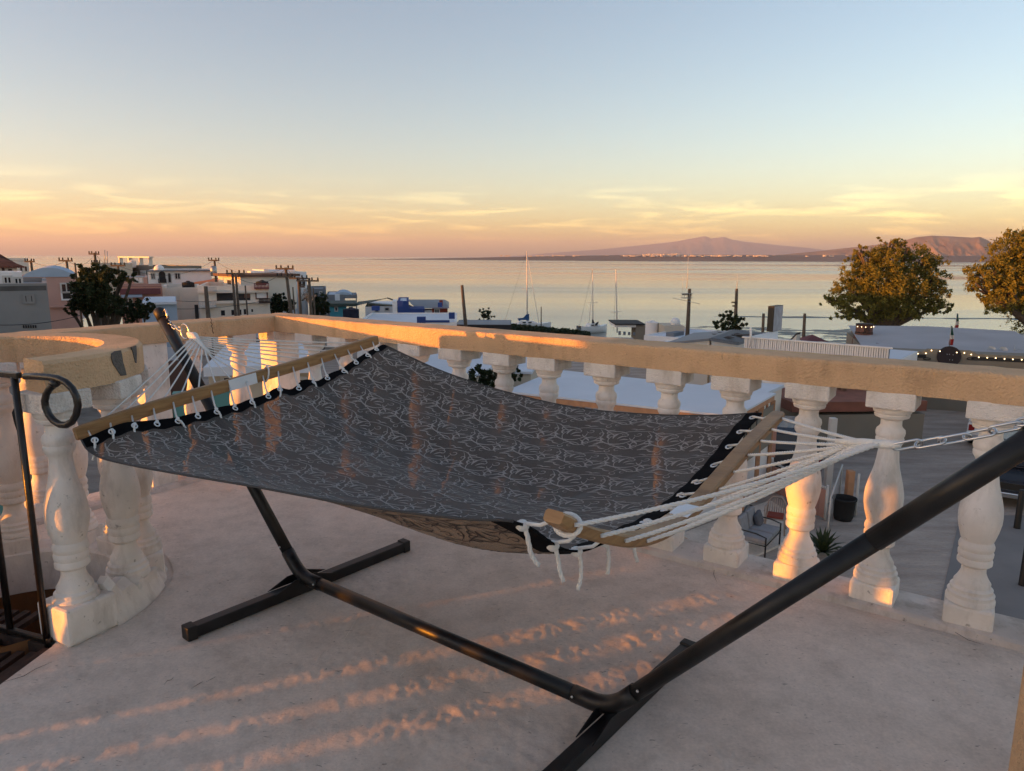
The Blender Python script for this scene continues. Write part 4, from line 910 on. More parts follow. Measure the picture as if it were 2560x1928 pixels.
h.railing((500, 753, 541, 767), .9, m_frame, 10); h.railing((516, 716, 542, 728), .6, m_frame, 8); h.railing((636, 708, 672, 722), .5, mw['maroon'], 10); h.railing((648, 745, 675, 757), .5, m_rust, 9)
h.win((641, 732, 667, 745), mw['brown'], mw['white'], bars=0, arch=True); h.block((538, 752, 650, 757), 0, .35, mw['cream'], 'ledge'); h.block((494, 727, 672, 731), 0, .25, mw['cream'], 'ledge'); h.block((486, 762, 498, 800), 0, .05, m_dark, 'gate')
h = House('penthouse', 'lit cream penthouse with brown eave on top of balcony house', 'house', 545, 65, 600, 61, 686, 5, mw['cream'], zb=-3.2, parapet=0, roof=m_roofw, face=False)
wbox(MB(), h.P0, h.e, h.n, -.3, h.L + .3, h.z1 - .12, h.z1 + .1, -5.3, .35).build('eave', mw['brown'], h.root); h.win((569, 700, 580, 712), mw['cream'], m_dark, bars=0)
h = House('stepped_white_house', 'tall white house with stepped lit parapet and three small windows', 'house', 618, 90, 662, 84, 678, 5, mw['white'], parapet=.4, roof=m_roofw, face=False)
h.block((631, 673, 660, 679), -.3, .02, mw['white'], 'stepped_parapet'); 
for u in (630.5, 640, 651): h.win((u, 698, u + 4.5, 705), m_frame, m_glass, bars=0)
h = House('blue_white_house', 'tall bluish-white blank-walled house beside utility poles', 'house', 661, 80, 737, 82, 678, 10, mw['bluew'], parapet=.4, roof=m_roofw)
h.block((661, 673, 672, 680), -.3, .02, mw['bluew'], 'stepped_parapet'); h.block((727, 677, 737, 681), -.3, .02, mw['bluew'], 'stepped_parapet'); h.win((686, 705, 688, 711), m_frame, m_dark, bars=0); h.win((700, 744, 712, 756), m_frame, m_dark, bars=0)
h = House('slate_house', 'low slate-blue house with roof chimney beyond bare trees', 'house', 773, 86, 815, 86, 722, 8, mw['slate'], parapet=.2, roof=m_roofg); h.win((800, 730, 804, 734), m_frame, m_dark, bars=0); h.block((808, 719, 814, 724), -.6, -.1, mw['slate'], 'chimney')
h = House('carport_house', 'grey-blue house with arched roof and open car port to the sea', 'house', 816, 82, 862, 82, 737, 8, mw['slate'], parapet=.1, roof=m_roofw); h.block((837, 735, 850, 757), 0, .06, mw['bluew'], 'door')
ap = MB(); rows = []
a0, z0 = h.loc(838, 737.5); a1, _ = h.loc(880, 737.5); _, zp = h.loc(858, 729.5)
for d in (.0, -6): rows.append([np.array([h.P0[0], h.P0[1], 0]) + h.e * (a0 + (a1 - a0) * q) + h.n * d + Z * (z0 + (zp - z0) * math.sin(math.pi * q)) for q in np.linspace(0, 1, 15)])
ap.grid(rows); ap.add(rows[0], [tuple(range(15))]); ap.build('arched_roof', mw['lblue'], h.root)
h.block((860, 738, 893, 746), -6, 0, mw['slate'], 'carport_beam'); h.block((889, 734, 893, 772), -.4, 0, mw['slate'], 'column')
h = House('turquoise_house', 'small turquoise house with low dark roof', 'house', 824, 72, 866, 72, 765, 6, mw['turq'], parapet=0, roof=m_roofgr); h.block((820, 759, 893, 766), -5, .3, m_roofgr, 'roof_edge'); h.win((838, 769, 843, 777), m_frame, m_glass, bars=0)
h = House('green_roof_house', 'white gabled house with dark green roof', 'house', 913, 72, 982, 72, 767, 9, mw['white'], parapet=0); h.win((938, 772, 946, 779), m_frame, m_glass, bars=0); h.win((963, 770, 972, 776), m_frame, m_glass, bars=0)
a, z = h.loc(907, 765); aa, zz = h.loc(1033, 756); _, zr = h.loc(960, 749); ag, _ = h.loc(926, 750)
B_ = lambda a, d, z: np.array([h.P0[0], h.P0[1], 0]) + h.e * a + h.n * d + Z * z
rf = MB(); rf.add([B_(ag - 1.9, .3, h.z1 + .0), B_(ag + 1.6, .3, h.z1 + .9), B_(ag + 4.8, .35, h.z1 - .35), B_(aa - .2, .35, h.z1 + .1), B_(aa - 2.6, -4, zr), B_(ag + 1.6, -4, zr - .12), B_(ag - 1.6, -8.6, h.z1)], [(0, 1, 5, 6), (1, 2, 3, 4, 5)]); rf.build('roof', m_roofgr, h.root)
h = House('blue_house', 'deep blue flat-walled house with one white side wall', 'house', 994, 62, 1022, 62, 753, 6, mw['blue'], parapet=.1, roof=m_roofw); h.block((981, 753.5, 993.5, 786), -3, .02, mw['white'], 'white_wall'); h.block((1020, 772, 1062, 790), -3, -.02, mw['blue'], 'blue_wall')
h = House('red_house', 'brick-red house with grey metal roof and chimney', 'house', 1080, 66, 1119, 66, 769, 7, mw['red'], parapet=0); h.win((1088, 774, 1097, 783), m_frame, m_glass, bars=1); h.block((1060, 776, 1080, 790), -2, .03, mw['white'], 'white_wall')
a0, z0 = h.loc(1040, 770.5); a1, _ = h.loc(1123, 769.5); ar0, zr = h.loc(1010, 757); ar1, _ = h.loc(1094, 755)
rf = MB(); rf.add([B_(0, 0, 0) * 0 + np.array([h.P0[0], h.P0[1], 0]) + h.e * x + h.n * d + Z * zz_ for x, d, zz_ in [(a0, .4, z0), (a1, .4, z0), (ar1 + .6, -5, zr), (ar0, -5, zr), (a1, -9, z0), (a0, -9, z0)]], [(0, 1, 2, 3), (1, 4, 2), (3, 2, 4, 5)]); rf.build('roof', m_roofg, h.root); h.block((1098, 753, 1107, 766), -1.6, -1.0, mw['red'], 'chimney')
# white flat roof with blue merlons
h = House('merlon_house', 'white house with blue corner merlons and white flat roof', 'house', 890, 43, 1142, 50, 807, 9, mw['white'], parapet=.12, roof=m_roofw)
for r_, d in (((906, 779, 928, 791), -5.4), ((1042, 793, 1064, 808), 0), ((1122, 783, 1137, 798), -.2), ((968, 771, 984, 788), -8.4), ((1087, 776, 1100, 789), -8.3)): h.block(r_, d - .5, d, mw['blue'], 'merlon')
h.block((1062, 801, 1124, 806.5), -.1, .04, mw['blue'], 'blue_trim')
h = House('long_dark_roof', 'long low building with dark roof in front of the boats', 'building', 1138, 66, 1278, 64, 812, 5, m_dark, parapet=0, roof=m_roofg)

def tank(u, vt, Y, r, hh, m, label, name='water_tank', zb=None):
    p = on_y(u, vt, Y); t = thing(name, (p[0], Y, p[2] - hh), label, 'water tank')
    MB().lathe([(r * .98, p[2] - hh), (r, p[2] - hh * .95)] + [(r * (1 - .015 * (k % 2)), p[2] - hh * (.9 - .16 * k)) for k in range(6)] + [(r, p[2] - hh * .08), (r * .8, p[2] - .06 * hh), (r * .3, p[2])], (p[0], Y, 0), n=24).build('shell', m, t)
    MB().lathe([(r * .28, p[2] - .01), (r * .28, p[2] + hh * .05), (.01, p[2] + hh * .06)], (p[0], Y, 0), n=14).build('lid', m, t); return t
tank(877, 770, 64, .72, 1.4, m_navy, 'dark navy plastic water tank beside turquoise house')
tank(1630, 803, 66, .60, 1.35, mw['white'], 'white cylindrical water tank on a rooftop near the shore')

# --- poles and wires ----------------------------------------------------------
def pole(u, vt, Y, label, r=.12, arms=(), m=m_pole, lean=0.0, zb=None, insul=True, group='utility poles'):
    p = on_y(u, vt, Y); zb = ground_z(np.array(p[0]), np.array(Y)) - .2 if zb is None else zb
    b = np.array([p[0] + lean, Y, float(zb)]); t = thing('utility_pole', b, label, 'pole', group)
    MB().tube([b, (b + p) / 2, p], [r * 1.25, r * 1.1, r * .85], 8).build('shaft', m, t)
    for (v, a, c) in arms:
        q0, q1 = on_y(a, v, Y - r - .05), on_y(c, v + .5, Y - r - .05)
        arm = MB().bar(q0, q1, .10, .12).build('crossarm', m_pole, t)
        if insul:
            for f_ in (.04, .3, .7, .96): q = q0 + (q1 - q0) * f_; MB().lathe([(.03, .06), (.07, .1), (.05, .16), (.07, .2), (.02, .27)], q, n=6).build('insulator', m_dark, arm)
    return t, p
tops = {}
for key, a in dict(
    A=(77, 651, 62, 'utility pole with one crossarm behind pale vault roof, leftmost', .11, [(654, 62, 86)]),
    B=(166, 650, 58, 'utility pole with wide crossarm above the vault roof', .11, [(652, 147, 181)]),
    Cc=(236.5, 632, 66, 'tall utility pole with double crossarms behind tall tree', .12, [(635, 222, 248), (657, 229, 250)]),
    D=(187, 657, 60, 'bare short pole just left of the tall tree', .08, []),
    E=(295, 664, 58, 'utility pole with wide thin crossarm before beige wall', .10, [(664, 277, 313)]),
    F=(536, 650, 68, 'utility pole with transformer standing over cream houses', .12, [(651, 521, 548)]),
    G=(581, 684, 50, 'timber utility pole before the penthouse, left of a pair', .10, [(684, 566, 612)]),
    H=(589, 684, 51, 'timber utility pole before the penthouse, right of a pair', .10, []),
    I=(514, 716, 44, 'short brown timber pole before cream house balcony', .14, []),
    J=(613, 714, 47, 'thin dark pole before small dark windows', .06, []),
    Kk=(714, 669, 52, 'tall utility pole with two crossarms before bluish-white house', .12, [(672, 689, 734), (692, 692, 732)]),
    L=(746, 693, 55, 'pale utility pole with ladder-like arms beside bare tree', .12, [(696, 723, 769), (712, 748, 762), (717, 748, 762)]),
    M=(772.5, 695, 54, 'utility pole with sunlit crossarm, right of the ladder-arm pole', .12, [(702, 741, 797)]),
    N=(732, 718, 50, 'thin grey pole between two tall utility poles', .06, []),
    P=(783, 720, 52, 'thin grey pole beside dark bush', .06, []),
    Q=(1155, 713, 60, 'lone black leaning pole before the water', .14, []),
    S=(1842, 722, 62, 'dark timber pole rising out of the shore shrub', .15, [(756, 1829, 1842), (765, 1831, 1842)]),
    T=(1909, 784, 44, 'pale wooden post left of the billboard', .10, []),
    V=(2012, 784, 50, 'dark wooden post right of the billboard', .12, [])).items():
    u, vt, Y, lab, r_, arms = a
    tops[key] = pole(u, vt, Y, lab, r_, arms, lean=.5 if key in 'KkQ' else .1, insul=key not in 'ST')[1]
t = [o for o in bpy.data.objects if o.get('label', '').startswith('utility pole with transformer')][0]
p = on_y(534, 678, 67.7); MB().lathe([(.28, -.45), (.3, 0), (.28, .45), (.1, .5)], p, n=12).build('transformer', m_gal, t)
# radio mast pole with platform
tp, pt = pole(1724, 722, 58, 'timber pole with a wire basket platform and whip aerials', .15, [(736, 1706, 1728)], insul=False)
fb = MB()
for z_ in (0, .35):
    q = [on_y(1705, 742, 58), on_y(1729, 742, 58)]; a, b = q[0] + Z * (z_ - .1), q[1] + Z * (z_ - .1)
    for y_ in (-.35, .35): fb.bar(a + [0, y_, 0], b + [0, y_, 0], .04, .04)
    fb.bar(a + [0, -.35, 0], a + [0, .35, 0], .04, .04); fb.bar(b + [0, -.35, 0], b + [0, .35, 0], .04, .04)
for k in range(5): q = on_y(1705 + 6 * k, 742, 57.65); fb.bar(q - Z * .1, q + Z * .3, .03, .03)
fb.build('platform', m_gal, tp)
MB().tube([on_y(1681, 745, 58), on_y(1750, 760, 57.6)], .02, 5).build('aerial_boom', m_gal, tp)
MB().tube([on_y(1717, 722, 58), on_y(1719, 690, 58), on_y(1721, 636, 58)], [.03, .022, .012], 5).build('whip_aerial', m_frame, tp)
MB().tube([on_y(1707, 730, 58), on_y(1707, 690, 58)], .012, 5).build('whip_aerial', m_frame, tp)
tp2 = [o for o in bpy.data.objects if o.get('label', '').startswith('dark timber pole rising')][0]
MB().tube([on_y(1842, 722, 62), on_y(1844, 684, 62)], [.03, .012], 5).build('whip_aerial', m_frame, tp2)
def wire(a, b, sag, label, n=14): return tag(MB().tube(sag_line(a, b, sag, n), .013, 4).build('power_line', m_wire, org=(a + b) / 2), label, 'cable', 'power lines')
W0 = on_y(-40, 636, 62)
wire(W0, tops['A'] - Z * .05, .2, 'power line from the left frame edge to leftmost utility pole'); wire(tops['A'], tops['B'], .5, 'power line between the two poles over the vault roof')
wire(tops['B'], tops['Cc'] - Z * .1, .7, 'power line from vault roof pole to tall tree pole'); wire(tops['Cc'], tops['E'], .5, 'power line from tall tree pole to thin crossarm pole')
wire(tops['E'], tops['F'], 1.1, 'power line from thin crossarm pole to transformer pole'); wire(tops['F'], tops['Kk'], .9, 'power line from transformer pole to twin-crossarm pole')
wire(tops['G'] - Z * .1, tops['Kk'] - Z * .1, .8, 'power line from penthouse poles to twin-crossarm pole'); wire(tops['Kk'], tops['M'], .4, 'power line from twin-crossarm pole to sunlit crossarm pole')
wire(on_y(-30, 812, 27), on_y(200, 789, 31), .15, 'low cable across the grey and pink house fronts'); wire(on_y(395, 748, 48), on_y(610, 745, 47), .2, 'low cable across the cream garage front')
wire(on_y(380, 770, 45), on_y(660, 752, 46), .25, 'low cable across the balcony house front')
for u0_, v0_, u1_, v1_ in ((262, 625, 262, 656), (268, 628, 268, 656)): 
    a, b = on_y(u0_, v0_, 80), on_y(u1_, v1_ + 4, 80); tag(MB().tube([b, a], .05, 5).build('aerial_mast', m_gal, org=b), 'thin roof aerial behind the tall tree, ' + ('left' if u0_ == 262 else 'right') + ' of two', 'aerial')

# --- trees ----------------------------------------------------------------------
def tree(name, label, ub, Y, lobes, lm, n, leaf, seed, zb=None, trunk_r=.25, cat='tree', group=None, depthk=.85, fork=None):
    rg = np.random.default_rng(seed); gx = on_y(ub, 700, Y)[0]; zb = float(ground_z(np.array(gx), np.array(Y))) if zb is None else zb
    base = np.array([gx, Y, zb]); t = thing(name, base, label, cat, group)
    L_ = [];
    for (u, v, rx, ry) in lobes:
        dy = rg.uniform(-.35, .35) * rx / F * Y; c = on_y(u, v, Y + dy); k_l = 1.14 if lm is m_leafA else 1.0; L_.append((c, rx / F * Y * k_l, ry / F * Y * k_l))
    tr = MB(); fz = base + Z * ((L_[0][0][2] - zb) * .35) if fork is None else np.array(fork)
    tr.tube([base - Z * .2, base * .5 + fz * .5 + [.06, 0, 0], fz], [trunk_r * 1.3, trunk_r, trunk_r * .85], 9)
    for c, rx, ry in L_:
        m_ = fz * .55 + c * .45 + Z * .15; tr.tube([fz, m_, c + Z * ry * .3], [trunk_r * .6, trunk_r * .38, trunk_r * .12], 6)
        for k in range(5):
            d_ = nrm(rg.normal(0, 1, 3)) * [rx, rx * depthk, ry] * .75; tr.tube([m_ * .4 + c * .6, c + d_ * .55, c + d_], [trunk_r * .22, trunk_r * .12, trunk_r * .04], 4)
    tr.build('trunk', m_bark, t)
    vol = np.array([rx * rx * ry for _, rx, ry in L_]); cnt = np.maximum((n * vol / vol.sum()).astype(int), 60); V = []
    for (c, rx, ry), m_ in zip(L_, cnt):
        nc = max(12, m_ // 46); d_ = rg.normal(0, 1, (nc, 3)); d_ /= np.linalg.norm(d_, axis=1)[:, None]; rad = rg.uniform(.40, 1.32, nc) ** .62
        lump = 1 + .28 * np.sin(d_[:, 0] * 7 + seed) * np.cos(d_[:, 2] * 6 + 1.3 * seed)
        cc_ = c + d_ * (rad * lump)[:, None] * [rx, rx * depthk, ry]
        idx = rg.integers(0, nc, m_); sp_ = (.16 + .20 * rg.random(nc)) * min(rx, ry) 
        P = cc_[idx] + rg.normal(0, 1, (m_, 3)) * sp_[idx][:, None] * .36
        nn = rg.normal(0, 1, (m_, 3)) + [0, 0, .4]; nn /= np.linalg.norm(nn, axis=1)[:, None]; a_ = np.cross(nn, rg.normal(0, 1, (m_, 3))); a_ /= np.linalg.norm(a_, axis=1)[:, None]; b_ = np.cross(nn, a_)
        s_ = (leaf * rg.uniform(.6, 1.4, m_))[:, None]; V.append(np.stack([P - a_ * s_, P - b_ * s_ * .42, P + a_ * s_, P + b_ * s_ * .42], 1).reshape(-1, 3))
    V = np.vstack(V); mb = MB(); mb.v = V.tolist(); mb.f = [(4 * k, 4 * k + 1, 4 * k + 2, 4 * k + 3) for k in range(len(V) // 4)]; mb.smooth = [False] * len(mb.f)
    mb.build('crown', lm, t); return t
tree('spreading_tree', 'tall leafy green tree beside the pink vaulted house', 240, 34, [(235, 735, 42, 40), (215, 708, 28, 28), (232, 682, 32, 22), (262, 705, 28, 28), (300, 692, 34, 16), (330, 698, 10, 8), (205, 762, 30, 22), (275, 760, 34, 26), (298, 772, 16, 14), (178, 776, 14, 12)], m_leafB, 22000, .075, 2, trunk_r=.28)
tree('dark_bush', 'dark rounded bush right of the tall tree', 345, 33, [(340, 778, 26, 22), (360, 772, 22, 18), (325, 790, 18, 14)], m_leafC, 5000, .07, 3, trunk_r=.10, cat='bush')
tree('dark_bush', 'dark bush under the tall white blank wall', 700, 62, [(690, 762, 22, 24), (706, 752, 12, 16), (720, 768, 18, 16)], m_leafC, 4000, .13, 4, trunk_r=.10, cat='bush')
tree('dark_bush', 'grey-green bush right of the utility poles', 800, 66, [(800, 762, 20, 22), (790, 775, 14, 14), (812, 772, 12, 14), (768, 742, 10, 12)], m_leafC, 4000, .13, 5, trunk_r=.10, cat='bush')
def bare_tree(label, ub, Y, vb, vt, spread, seed, leaf=None):
    rg = random.Random(seed); b = on_y(ub, vb, Y); top = on_y(ub, vt, Y)[2]; t = thing('bare_tree', b, label, 'tree'); mb = MB(); H_ = top - b[2]
    def br(p, d, ln, r_, k):
        q = p + d * ln; mb.tube([p, (p + q) / 2 + np.array([rg.uniform(-.03, .03) * ln, 0, .02 * ln]), q], [r_, r_ * .8, r_ * .6], 5, cap=False)
        if k == 0: return
        for _ in range(3): br(q, nrm(d + np.array([rg.uniform(-1, 1) * spread, rg.uniform(-1, 1) * spread, rg.uniform(.0, .6)])), ln * rg.uniform(.6, .8), r_ * .58, k - 1)
    br(b, Z, H_ * .38, H_ * .03, 4); mb.build('branches', m_polec, t); return t
bare_tree('leafless pale tree between the two pale utility poles', 750, 58, 785, 716, .8, 1); bare_tree('leafless pale tree below the sunlit crossarm pole', 775, 57, 790, 735, .8, 5)
tree('shore_shrub', 'thin small shrub left of the blue-covered sailboat', 1215, 72, [(1208, 790, 14, 12), (1225, 788, 12, 12), (1217, 780, 12, 10)], m_leafB, 700, .12, 8, trunk_r=.06, cat='shrub')
tree('shore_shrub', 'spiky green shrub at the foot of dark timber pole', 1825, 60, [(1822, 808, 30, 18), (1800, 812, 20, 14), (1848, 812, 20, 13), (1826, 792, 16, 12)], m_leafB, 2600, .15, 9, trunk_r=.08, cat='shrub')
tree('round_tree', 'large round golden-green tree on the shore with short thick trunk', 2226, 72, [(2218, 720, 58, 48), (2168, 655, 32, 26), (2150, 628, 14, 12), (2126, 735, 40, 32), (2148, 692, 32, 26), (2220, 652, 34, 34), (2224, 612, 20, 18), (2250, 606, 10, 10), (2298, 662, 40, 34), (2330, 690, 24, 26), (2318, 738, 40, 30), (2350, 770, 24, 16), (2258, 770, 48, 24), (2180, 780, 44, 20), (2112, 785, 26, 16), (2082, 752, 22, 11), (2264, 628, 18, 16), (2340, 722, 20, 22)], m_leafA, 56000, .125, 12, trunk_r=.62)
tree('round_tree', 'tall golden-green tree cut off by the right edge', 2600, 62, [(2560, 685, 62, 54), (2525, 620, 40, 40), (2480, 690, 46, 36), (2530, 740, 48, 36), (2500, 755, 34, 26), (2450, 690, 30, 26), (2440, 715, 18, 20), (2595, 630, 50, 54), (2570, 790, 30, 34), (2620, 720, 70, 70), (2540, 590, 20, 18)], m_leafA, 46000, .12, 13, trunk_r=.55)
# low scrub on the bank
bk = np.random.default_rng(3); V = []
for k in range(5200):
    u = bk.uniform(1262, 1475); y = bk.uniform(88, 100); vb_ = np.interp(u, [1262, 1350, 1475], [818, 826, 838]); p = on_y(u, vb_, y); p[2] += bk.uniform(-.9, .55) * (.35 + .9 * float(fbm(np.array(u * .13), np.array(.5), 3, 8))); s_ = bk.uniform(.1, .3); d1 = nrm(bk.normal(0, 1, 3)); d2 = nrm(np.cross(d1, bk.normal(0, 1, 3))); V += [p - d1 * s_, p - d2 * s_ * .5, p + d1 * s_, p + d2 * s_ * .5]
mb = MB(); mb.v = [tuple(q) for q in V]; mb.f = [(4 * k, 4 * k + 1, 4 * k + 2, 4 * k + 3) for k in range(len(V) // 4)]; mb.smooth = [False] * len(mb.f)
o = mb.build('shore_scrub', m_leafC, kind='stuff'); tag(o, 'low dark scrub along the bank behind the sailboats', 'scrub')

# --- boats -----------------------------------------------------------------------
def sailboat(label, um, vt, vb, Y, hullL, yaw, cover, mast_r=.09, spread_v=None, stay=None, cov_rect=None):
    mt = on_y(um, vt, Y); mbp = on_y(um + .5, vb, Y); t = thing('sailboat', (mbp[0], Y, SEA), label, 'sailboat', 'sailboats moored off the flats')
    c, s_ = math.cos(yaw), math.sin(yaw); ex = np.array([c, s_, 0]); ey = np.array([-s_, c, 0]); O_ = np.array([mbp[0], Y, SEA]); rows = []
    for q in np.linspace(-1, 1, 17):
        w = hullL * .15 * (1 - max(q, 0) ** 2.2) * (1 - .35 * max(-q, 0) ** 2) + .01; sh = .95 + .25 * q * q
        rows.append([O_ + ex * q * hullL / 2 + ey * w * a + Z * z * sh for a, z in [(-1, 1), (-.95, .55), (-.7, .1), (0, -.15), (.7, .1), (.95, .55), (1, 1)]])
    hb_ = MB().grid(rows); hb_.add([r_[0] for r_ in rows] + [r_[-1] for r_ in rows], [(i, i + 1, 17 + i + 1, 17 + i) for i in range(16)]); hb_.build('hull', m_boat, t)
    cb = MB(); cb.add([O_ + ex * a * hullL + ey * b * hullL * .09 + Z * z for a, b, z in [(-.2, -1, 1.0), (.22, -.8, 1.0), (.22, .8, 1.0), (-.2, 1, 1.0), (-.18, -.85, 1.45), (.12, -.6, 1.4), (.12, .6, 1.4), (-.18, .85, 1.45)]], [(4, 5, 6, 7), (0, 1, 5, 4), (1, 2, 6, 5), (2, 3, 7, 6), (3, 0, 4, 7)]); cab = cb.build('cabin', m_boat, t)
    for k in (-.08, .04):
        for sg in (-1, 1): MB().box(O_ + ex * k * hullL + ey * sg * hullL * .088 + Z * 1.2, (.5, .05, .18), (ex, ey, Z)).build('window', m_glass, cab)
    MB().tube([O_ + Z * .9, mt], [mast_r, mast_r * .75], 8).build('mast', m_spar, t)
    if spread_v: a = on_y(um - 13, spread_v, Y); b = on_y(um + 12, spread_v - .5, Y); MB().tube([a, b], .03, 5).build('spreader', m_spar, t)
    if stay: MB().tube([on_y(um + 1, vt + (12 if stay[0] > um else 35), Y), on_y(stay[0], stay[1], Y)], .035, 5).build('forestay', m_spar, t)
    MB().tube([mt, O_ - ex * hullL * .48 + Z * 1.0], .014, 4).build('backstay', m_wire, t)
    for (a0_, b0_) in (cov_rect or []):
        pass
    P = [on_y(u, v, Y - .1) for u, v in cover[0]]; n = len(P); cv = MB(); cv.add([p + [0, -.14, 0] for p in P] + [p + [0, .14, 0] for p in P], [tuple(range(n)), tuple(range(2 * n - 1, n - 1, -1))] + [(i, n + i, n + (i + 1) % n, (i + 1) % n) for i in range(n)]); cv.build('sail_cover', cover[1], t)
    return t
sailboat('white sailboat with blue sail cover and tall sunlit mast', 1317.5, 628, 812, 108, 7.5, R(10), ([(1294, 796), (1308, 795), (1316, 786), (1323, 785), (1323, 802), (1314, 800), (1302, 800), (1297, 803)], m_bluec), .11, 722, (1349, 817))
sailboat('white sailboat with dark furled sail, nearer the white shack', 1482, 673, 812, 104, 5.5, R(35), ([(1480, 799), (1483, 799), (1487, 810), (1496, 804), (1496, 808), (1487, 817), (1480, 817)], m_navy), .08, 757, (1471, 818))
t = thing('boat_mast', (on_y(1542, 700, 98)[0], 98, SEA), 'lone boat mast with one spreader rising behind white shack', 'mast')
MB().tube([on_y(1543, 832, 98), on_y(1540, 673, 98)], [.10, .07], 8).build('mast', m_spar, t); MB().tube([on_y(1528, 781, 98), on_y(1554, 779, 98)], .03, 5).build('spreader', m_spar, t); MB().tube([on_y(1540, 690, 98), on_y(1534, 828, 98)], .014, 4).build('stay', m_wire, t)
p = on_y(1353, 812, 100); tag(MB().tube([(p[0], 100, -9.3), on_y(1353, 767, 100)], [.1, .07], 6).build('mooring_post', m_pole, org=(p[0], 100, -9.3)), 'single mooring post right of blue-covered sailboat', 'post')

# rooftop tanks and small clutter
for k_, (u, vt, Y, r_, hh, lab) in enumerate(((470, 704, 60, .5, 1.1, 'black rooftop tank above the cream garage'), (655, 702, 60, .5, 1.1, 'black rooftop tank on the balcony house'), (760, 712, 90, .55, 1.2, 'black rooftop tank near the ladder-arm pole'), (330, 651, 99, .5, 1.0, 'pale rooftop tank inside the open roof frame'))):
    tank(u, vt, Y, r_, hh, m_rub if 'black' in lab else mw['white'], lab)

# --- shore buildings, centre and right ------------------------------------------
h = House('shore_shack', 'small white shack with dark roof edge behind lone mast', 'shack', 1538, 80, 1590, 80, 812, 5, mw['white'], parapet=0, roof=m_roofg); h.block((1536, 809, 1612, 812), -5, .3, m_dark, 'roof_edge'); h.block((1590, 814, 1613, 850), -3, .0, mw['tan'], 'side_wall')
for k in range(4): h.block((1546 + 12 * k, 828 + k, 1552 + 12 * k, 838), 0, .05, mw['slate'], 'plank_pile')
h = House('tank_house', 'low white house under the white water tank', 'house', 1610, 60, 1700, 58, 838, 8, mw['white'], parapet=.1, roof=m_roofw); h.block((1652, 834, 1672, 850), -3, -1, mw['slate'], 'vent_box')
p = on_y(1688, 806, 64); t = thing('round_tank', (p[0], 64, p[2] - .9), 'pale round tank on a tan rooftop block', 'water tank'); MB().ball((p[0], 64, p[2]), (.45, .45, .42), 16, 10).build('tank', mw['white'], t); MB().box((p[0], 64, p[2] - .55), (.5, .5, .35)).build('stand', m_rust, t)
h = House('roof_block', 'tan rooftop block carrying the round tank', 'building', 1662, 63, 1712, 63, 815, 3, mw['beige'], parapet=0, zb=-8)
# grey gabled roofs
def roof_sheet(name, label, pix, z0s, m, thick=.12, cat='roof', ribs=0, wallm=None):
    P = [on_z(u, v, z) for (u, v), z in zip(pix, z0s)]; n = len(P); t = thing(name, (*np.mean(P, axis=0)[:2], GZ), label, cat)
    mb = MB().add(P + [p - Z * thick for p in P], [tuple(range(n)), tuple(range(2 * n - 1, n - 1, -1))] + [(i, n + i, n + (i + 1) % n, (i + 1) % n) for i in range(n)]); mb.build('roof', m, t)
    if ribs:
        a0, a1, b1, b0 = P[:4]
        for k in range(ribs + 1): f_ = k / ribs; MB().bar(a0 * (1 - f_) + a1 * f_ + Z * .03, b0 * (1 - f_) + b1 * f_ + Z * .03, .05, .05).build('rib', m, t)
    cen = np.mean(P, axis=0); Q = [cen + (p - cen) * .96 for p in P]; wb = MB()
    for i in range(n):
        a, b = Q[i], Q[(i + 1) % n]; wb.add([(a[0], a[1], GZ - .2), (b[0], b[1], GZ - .2), b - Z * thick, a - Z * thick], [(0, 1, 2, 3)])
    wb.build('wall', wallm or mw['cream'], t); return t, P
roof_sheet('grey_roof_house', 'low building with smooth grey gable roof by the shore', [(1665, 857), (1775, 846), (1835, 826), (1735, 832)], [-3.0, -2.75, -2.75, -3.0], m_roofg, cat='building')
t_, P_ = roof_sheet('ribbed_roof_house', 'low building with ribbed patched metal roof left of corrugated parapet', [(1776, 847), (1846, 858), (1925, 834), (1836, 826)], [-2.75, -3.1, -3.1, -2.75], m_roofg, cat='building', ribs=16)
for (u, v) in ((1808, 838), (1822, 834), (1806, 844), (1860, 838)): q = on_z(u, v, -2.84); MB().box((q[0], q[1], q[2] + .03), (1.1, .8, .02)).build('rust_patch', m_rust, t_)
h = House('white_gable_house', 'white low gable front under the grey roofs', 'house', 1630, 44, 1850, 42, 872, 5, mw['white'], parapet=.1, roof=m_roofw)
p = on_y(1774, 852, 42); MB().lathe([(.1, 0), (.28, .08), (.1, .3), (.22, .36), (.02, .45)], (p[0], 42.5, h.z1 - .05), n=10).build('roof_vent', m_gal, h.root)
# corrugated white parapet building
h = House('parapet_building', 'long white building with a corrugated metal parapet', 'building', 1858, 33.5, 2226, 29.5, 851, 6.5, mw['white'], parapet=0, roof=m_roofw, ztop=on_y(1858, 884, 33.5)[2])
a0, _ = h.loc(1860, 850); a1, _ = h.loc(2224, 866); zt0 = on_f(1862, 848, h.P0, h.n)[2]; zt1 = on_f(2222, 869, h.P0, h.n)[2]; zt0 = zt1 = (zt0 + zt1) / 2
N_ = 64
for k in range(N_):
    q0, q1 = a0 + (a1 - a0) * k / N_, a0 + (a1 - a0) * (k + .70) / N_; wbox(MB(), h.P0, h.e, h.n, q0, q1, h.z1 + .02, zt0, -.10, -.04 + .02 * (k % 2)).build('corrugated_sheet', mw['white'], h.root)
wbox(MB(), h.P0, h.e, h.n, a0, a1, h.z1 + .02, zt0, -.14, -.11).build('backing', mw['slate'], h.root)
wbox(MB(), h.P0, h.e, h.n, a0 - .1, a1 + .1, zt0, zt0 + .06, -.16, .02).build('coping', mw['white'], h.root)
wbox(MB(), h.P0, h.e, h.n, a0 - .02, a0 + .06, h.z1 + .02, zt0, -4.5, -.12).build('corrugated_return', mw['white'], h.root)
